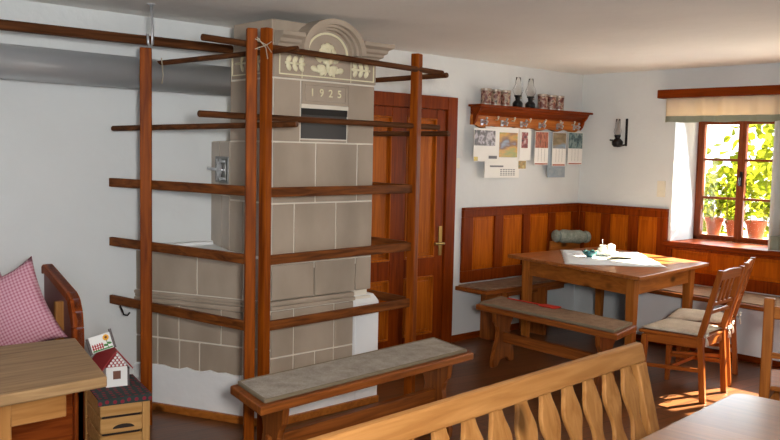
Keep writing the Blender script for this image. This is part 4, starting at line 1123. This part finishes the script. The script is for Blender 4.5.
calendar('slim calendar with dark forest photo at the right end of the shelf', 6.735, 6.97, 1.515, 1.822, 4.785, [(6.74, 6.965, 1.67, 1.818, PH['dark'])], grid_lines(6.75, 6.95, 1.55, 1.665, 4, 1), [(6.75, 6.96, 1.52, 1.53)])

# right wall: bracket lamp, sockets, curtains
bl = thing('wall_lamp', 'small black oil lamp with glass chimney on the wall by the window', 'wall lamp', (XB, 4.36, 1.72))
MB().box(-.012, 0, -.03, -.008, -.02, .235).build('back_plate', M['black'], bl, local=True, bevel=.003)
MB().lathe([(.03, -.03), (.05, -.01), (.052, .02), (.03, .045), (.02, .05), (.03, .07), (.03, .08), (.01, .082)], (-.075, .03, 0), 20).build('font', M['black'], bl, local=True, smooth=True)
MB().tube([(-.008, -.02, -.005), (-.05, .01, -.02), (-.075, .03, -.025)], .008, 8).build('bracket', M['black'], bl, local=True)
MB().tube([(-.075, .05, .03), (-.075, .11, .035)], .008, 8).build('wick_knob', M['black'], bl, local=True)
MB().lathe([(.025, .083), (.036, .115), (.022, .16), (.019, .23), (.017, .23), (.02, .16), (.034, .115), (.023, .084)], (-.075, .03, 0), 20).build('chimney', M['glass'], bl, local=True, smooth=True)
so = MB().box(XB-.012, XB, 3.92, 4.0, 1.245, 1.39); so2 = so
for z in (1.28, 1.352): so.lathe([(.022, 0), (.026, .004), (.02, .006)], n=16, mtx=Matrix.Translation((XB-.012, 3.96, z)) @ Matrix.Rotation(R(-90), 4, 'Y'))
tag(so.build('socket', M['plastic'], bevel=.003), 'ivory double switch plate on the wall left of the window', 'socket')
cbx = MB().box(6.92, 7.03, 1.7, 3.985, 2.125, 2.2)
tag(cbx.build('curtain_rail', wood('stile', 'y'), bevel=.008), 'dark brown wooden curtain rail board above the window', 'curtain rail')
def wavy_cloth(name, y0, y1, z0, z1, x, amp, waves, zstep, mat, parent, droop=.006):
    mb = MB(); ny = int(waves*10); rows = []
    nz = 8
    for j in range(nz+1):
        z = z0+(z1-z0)*j/nz; row = []
        for i in range(ny+1):
            f = i/ny
            row.append(mb.bm.verts.new((x+amp*math.sin(f*waves*2*math.pi)*(1-.5*j/nz)+amp*.5*math.sin(f*waves*4.4+1), y0+(y1-y0)*f, z+droop*math.sin(f*waves*3.1)*(1-j/nz))))
        rows.append(row)
    for j in range(nz):
        for i in range(ny): mb.bm.faces.new((rows[j][i], rows[j][i+1], rows[j+1][i+1], rows[j+1][i]))
    return mb.build(name, mat, parent, smooth=True, solid=.002)
va = thing('valance', 'cream linen valance with grey green hem above the window', 'valance', (6.955, 3.0, 2.124))
wavy_cloth('linen', 1.8, 3.915, 1.966, 2.124, 6.955, .02, 13, 0, M['valance'], va, 0)
wavy_cloth('hem', 1.8, 3.915, 1.912, 1.966, 6.953, .02, 13, 0, M['band'], va, .004)
cu = thing('curtain', 'pale grey side curtain hanging over the right part of the window', 'curtain', (6.97, 2.74, .87))
wavy_cloth('fabric', 2.54, 2.94, .985, 2.124, 6.985, .018, 5, 0, M['curtain'], cu, 0)
wavy_cloth('hem', 2.54, 2.94, .87, .985, 6.983, .018, 5, 0, M['band'], cu, 0)

# ------------------------------------------------------------------ light
wd = bpy.data.worlds.new('World'); scene.world = wd; wd.use_nodes = True
bg = wd.node_tree.nodes['Background']; bg.inputs[0].default_value = (.94, .97, 1, 1); bg.inputs[1].default_value = 2.4
def light(kind, name, loc, target, energy, col, size=None, sy_=None, angle=None):
    l = bpy.data.lights.new(name, kind); l.energy = energy; l.color = col
    if kind == 'AREA':
        l.shape = 'RECTANGLE'; l.size = size; l.size_y = sy_
    if kind == 'SUN': l.angle = angle
    o = bpy.data.objects.new(name, l); COL.objects.link(o); o.location = loc
    o.rotation_euler = (Vector(target)-Vector(loc)).to_track_quat('-Z', 'Y').to_euler()
    return o
S = Vector((-1, .26, -.75))
light('SUN', 'sun', (12, 5, 5), tuple(Vector((12, 5, 5))+S), 52, (1, .84, .62), angle=R(.6))
light('AREA', 'window_daylight', (7.40, 3.42, 1.42), (5.5, 3.2, .9), 14, (.8, .9, 1), .78, 1.0)
light('AREA', 'second_window_daylight', (7.05, 1.93, 1.42), (3.6, 2.2, 1.1), 22, (1, .88, .72), .8, 1.05)
light('AREA', 'front_daylight_fill', (-.9, Y0+.03, 1.5), (1.0, 3, .9), 96, (.68, .85, 1), 1.0, 1.1)  # unseen fill light added before the plain front wall, no window there
light('AREA', 'left_daylight_fill', (X0+.03, .8, 1.5), (2, 2.6, 1.2), 18, (.76, .89, 1), 1.1, 1.1)  # cool fill added beside the bare left wall, which has no opening
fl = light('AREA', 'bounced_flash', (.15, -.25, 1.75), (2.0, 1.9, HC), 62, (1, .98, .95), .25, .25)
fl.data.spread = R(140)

# ------------------------------------------------------------------ camera
yaw, pitch, roll = R(42.937), R(4.58), R(1.2165)
f_ = Vector((math.sin(yaw)*math.cos(pitch), math.cos(yaw)*math.cos(pitch), -math.sin(pitch)))
r_ = Vector((math.cos(yaw), -math.sin(yaw), 0)); u_ = r_.cross(f_)
r2 = r_*math.cos(roll)+u_*math.sin(roll); u2 = u_*math.cos(roll)-r_*math.sin(roll)
cam = bpy.data.cameras.new('camera'); co = bpy.data.objects.new('camera', cam); COL.objects.link(co)
mw = Matrix((r2, u2, -f_)).transposed().to_4x4(); mw.translation = (0, 0, 1.6); co.matrix_world = mw
cam.sensor_width = 36; cam.lens = 850/780*36; cam.clip_start = .05
scene.camera = co
scene.view_settings.view_transform = 'Standard'; scene.view_settings.look = 'None'; scene.view_settings.gamma = 1
scene.view_settings.use_curve_mapping = False; scene.view_settings.exposure = 0.40
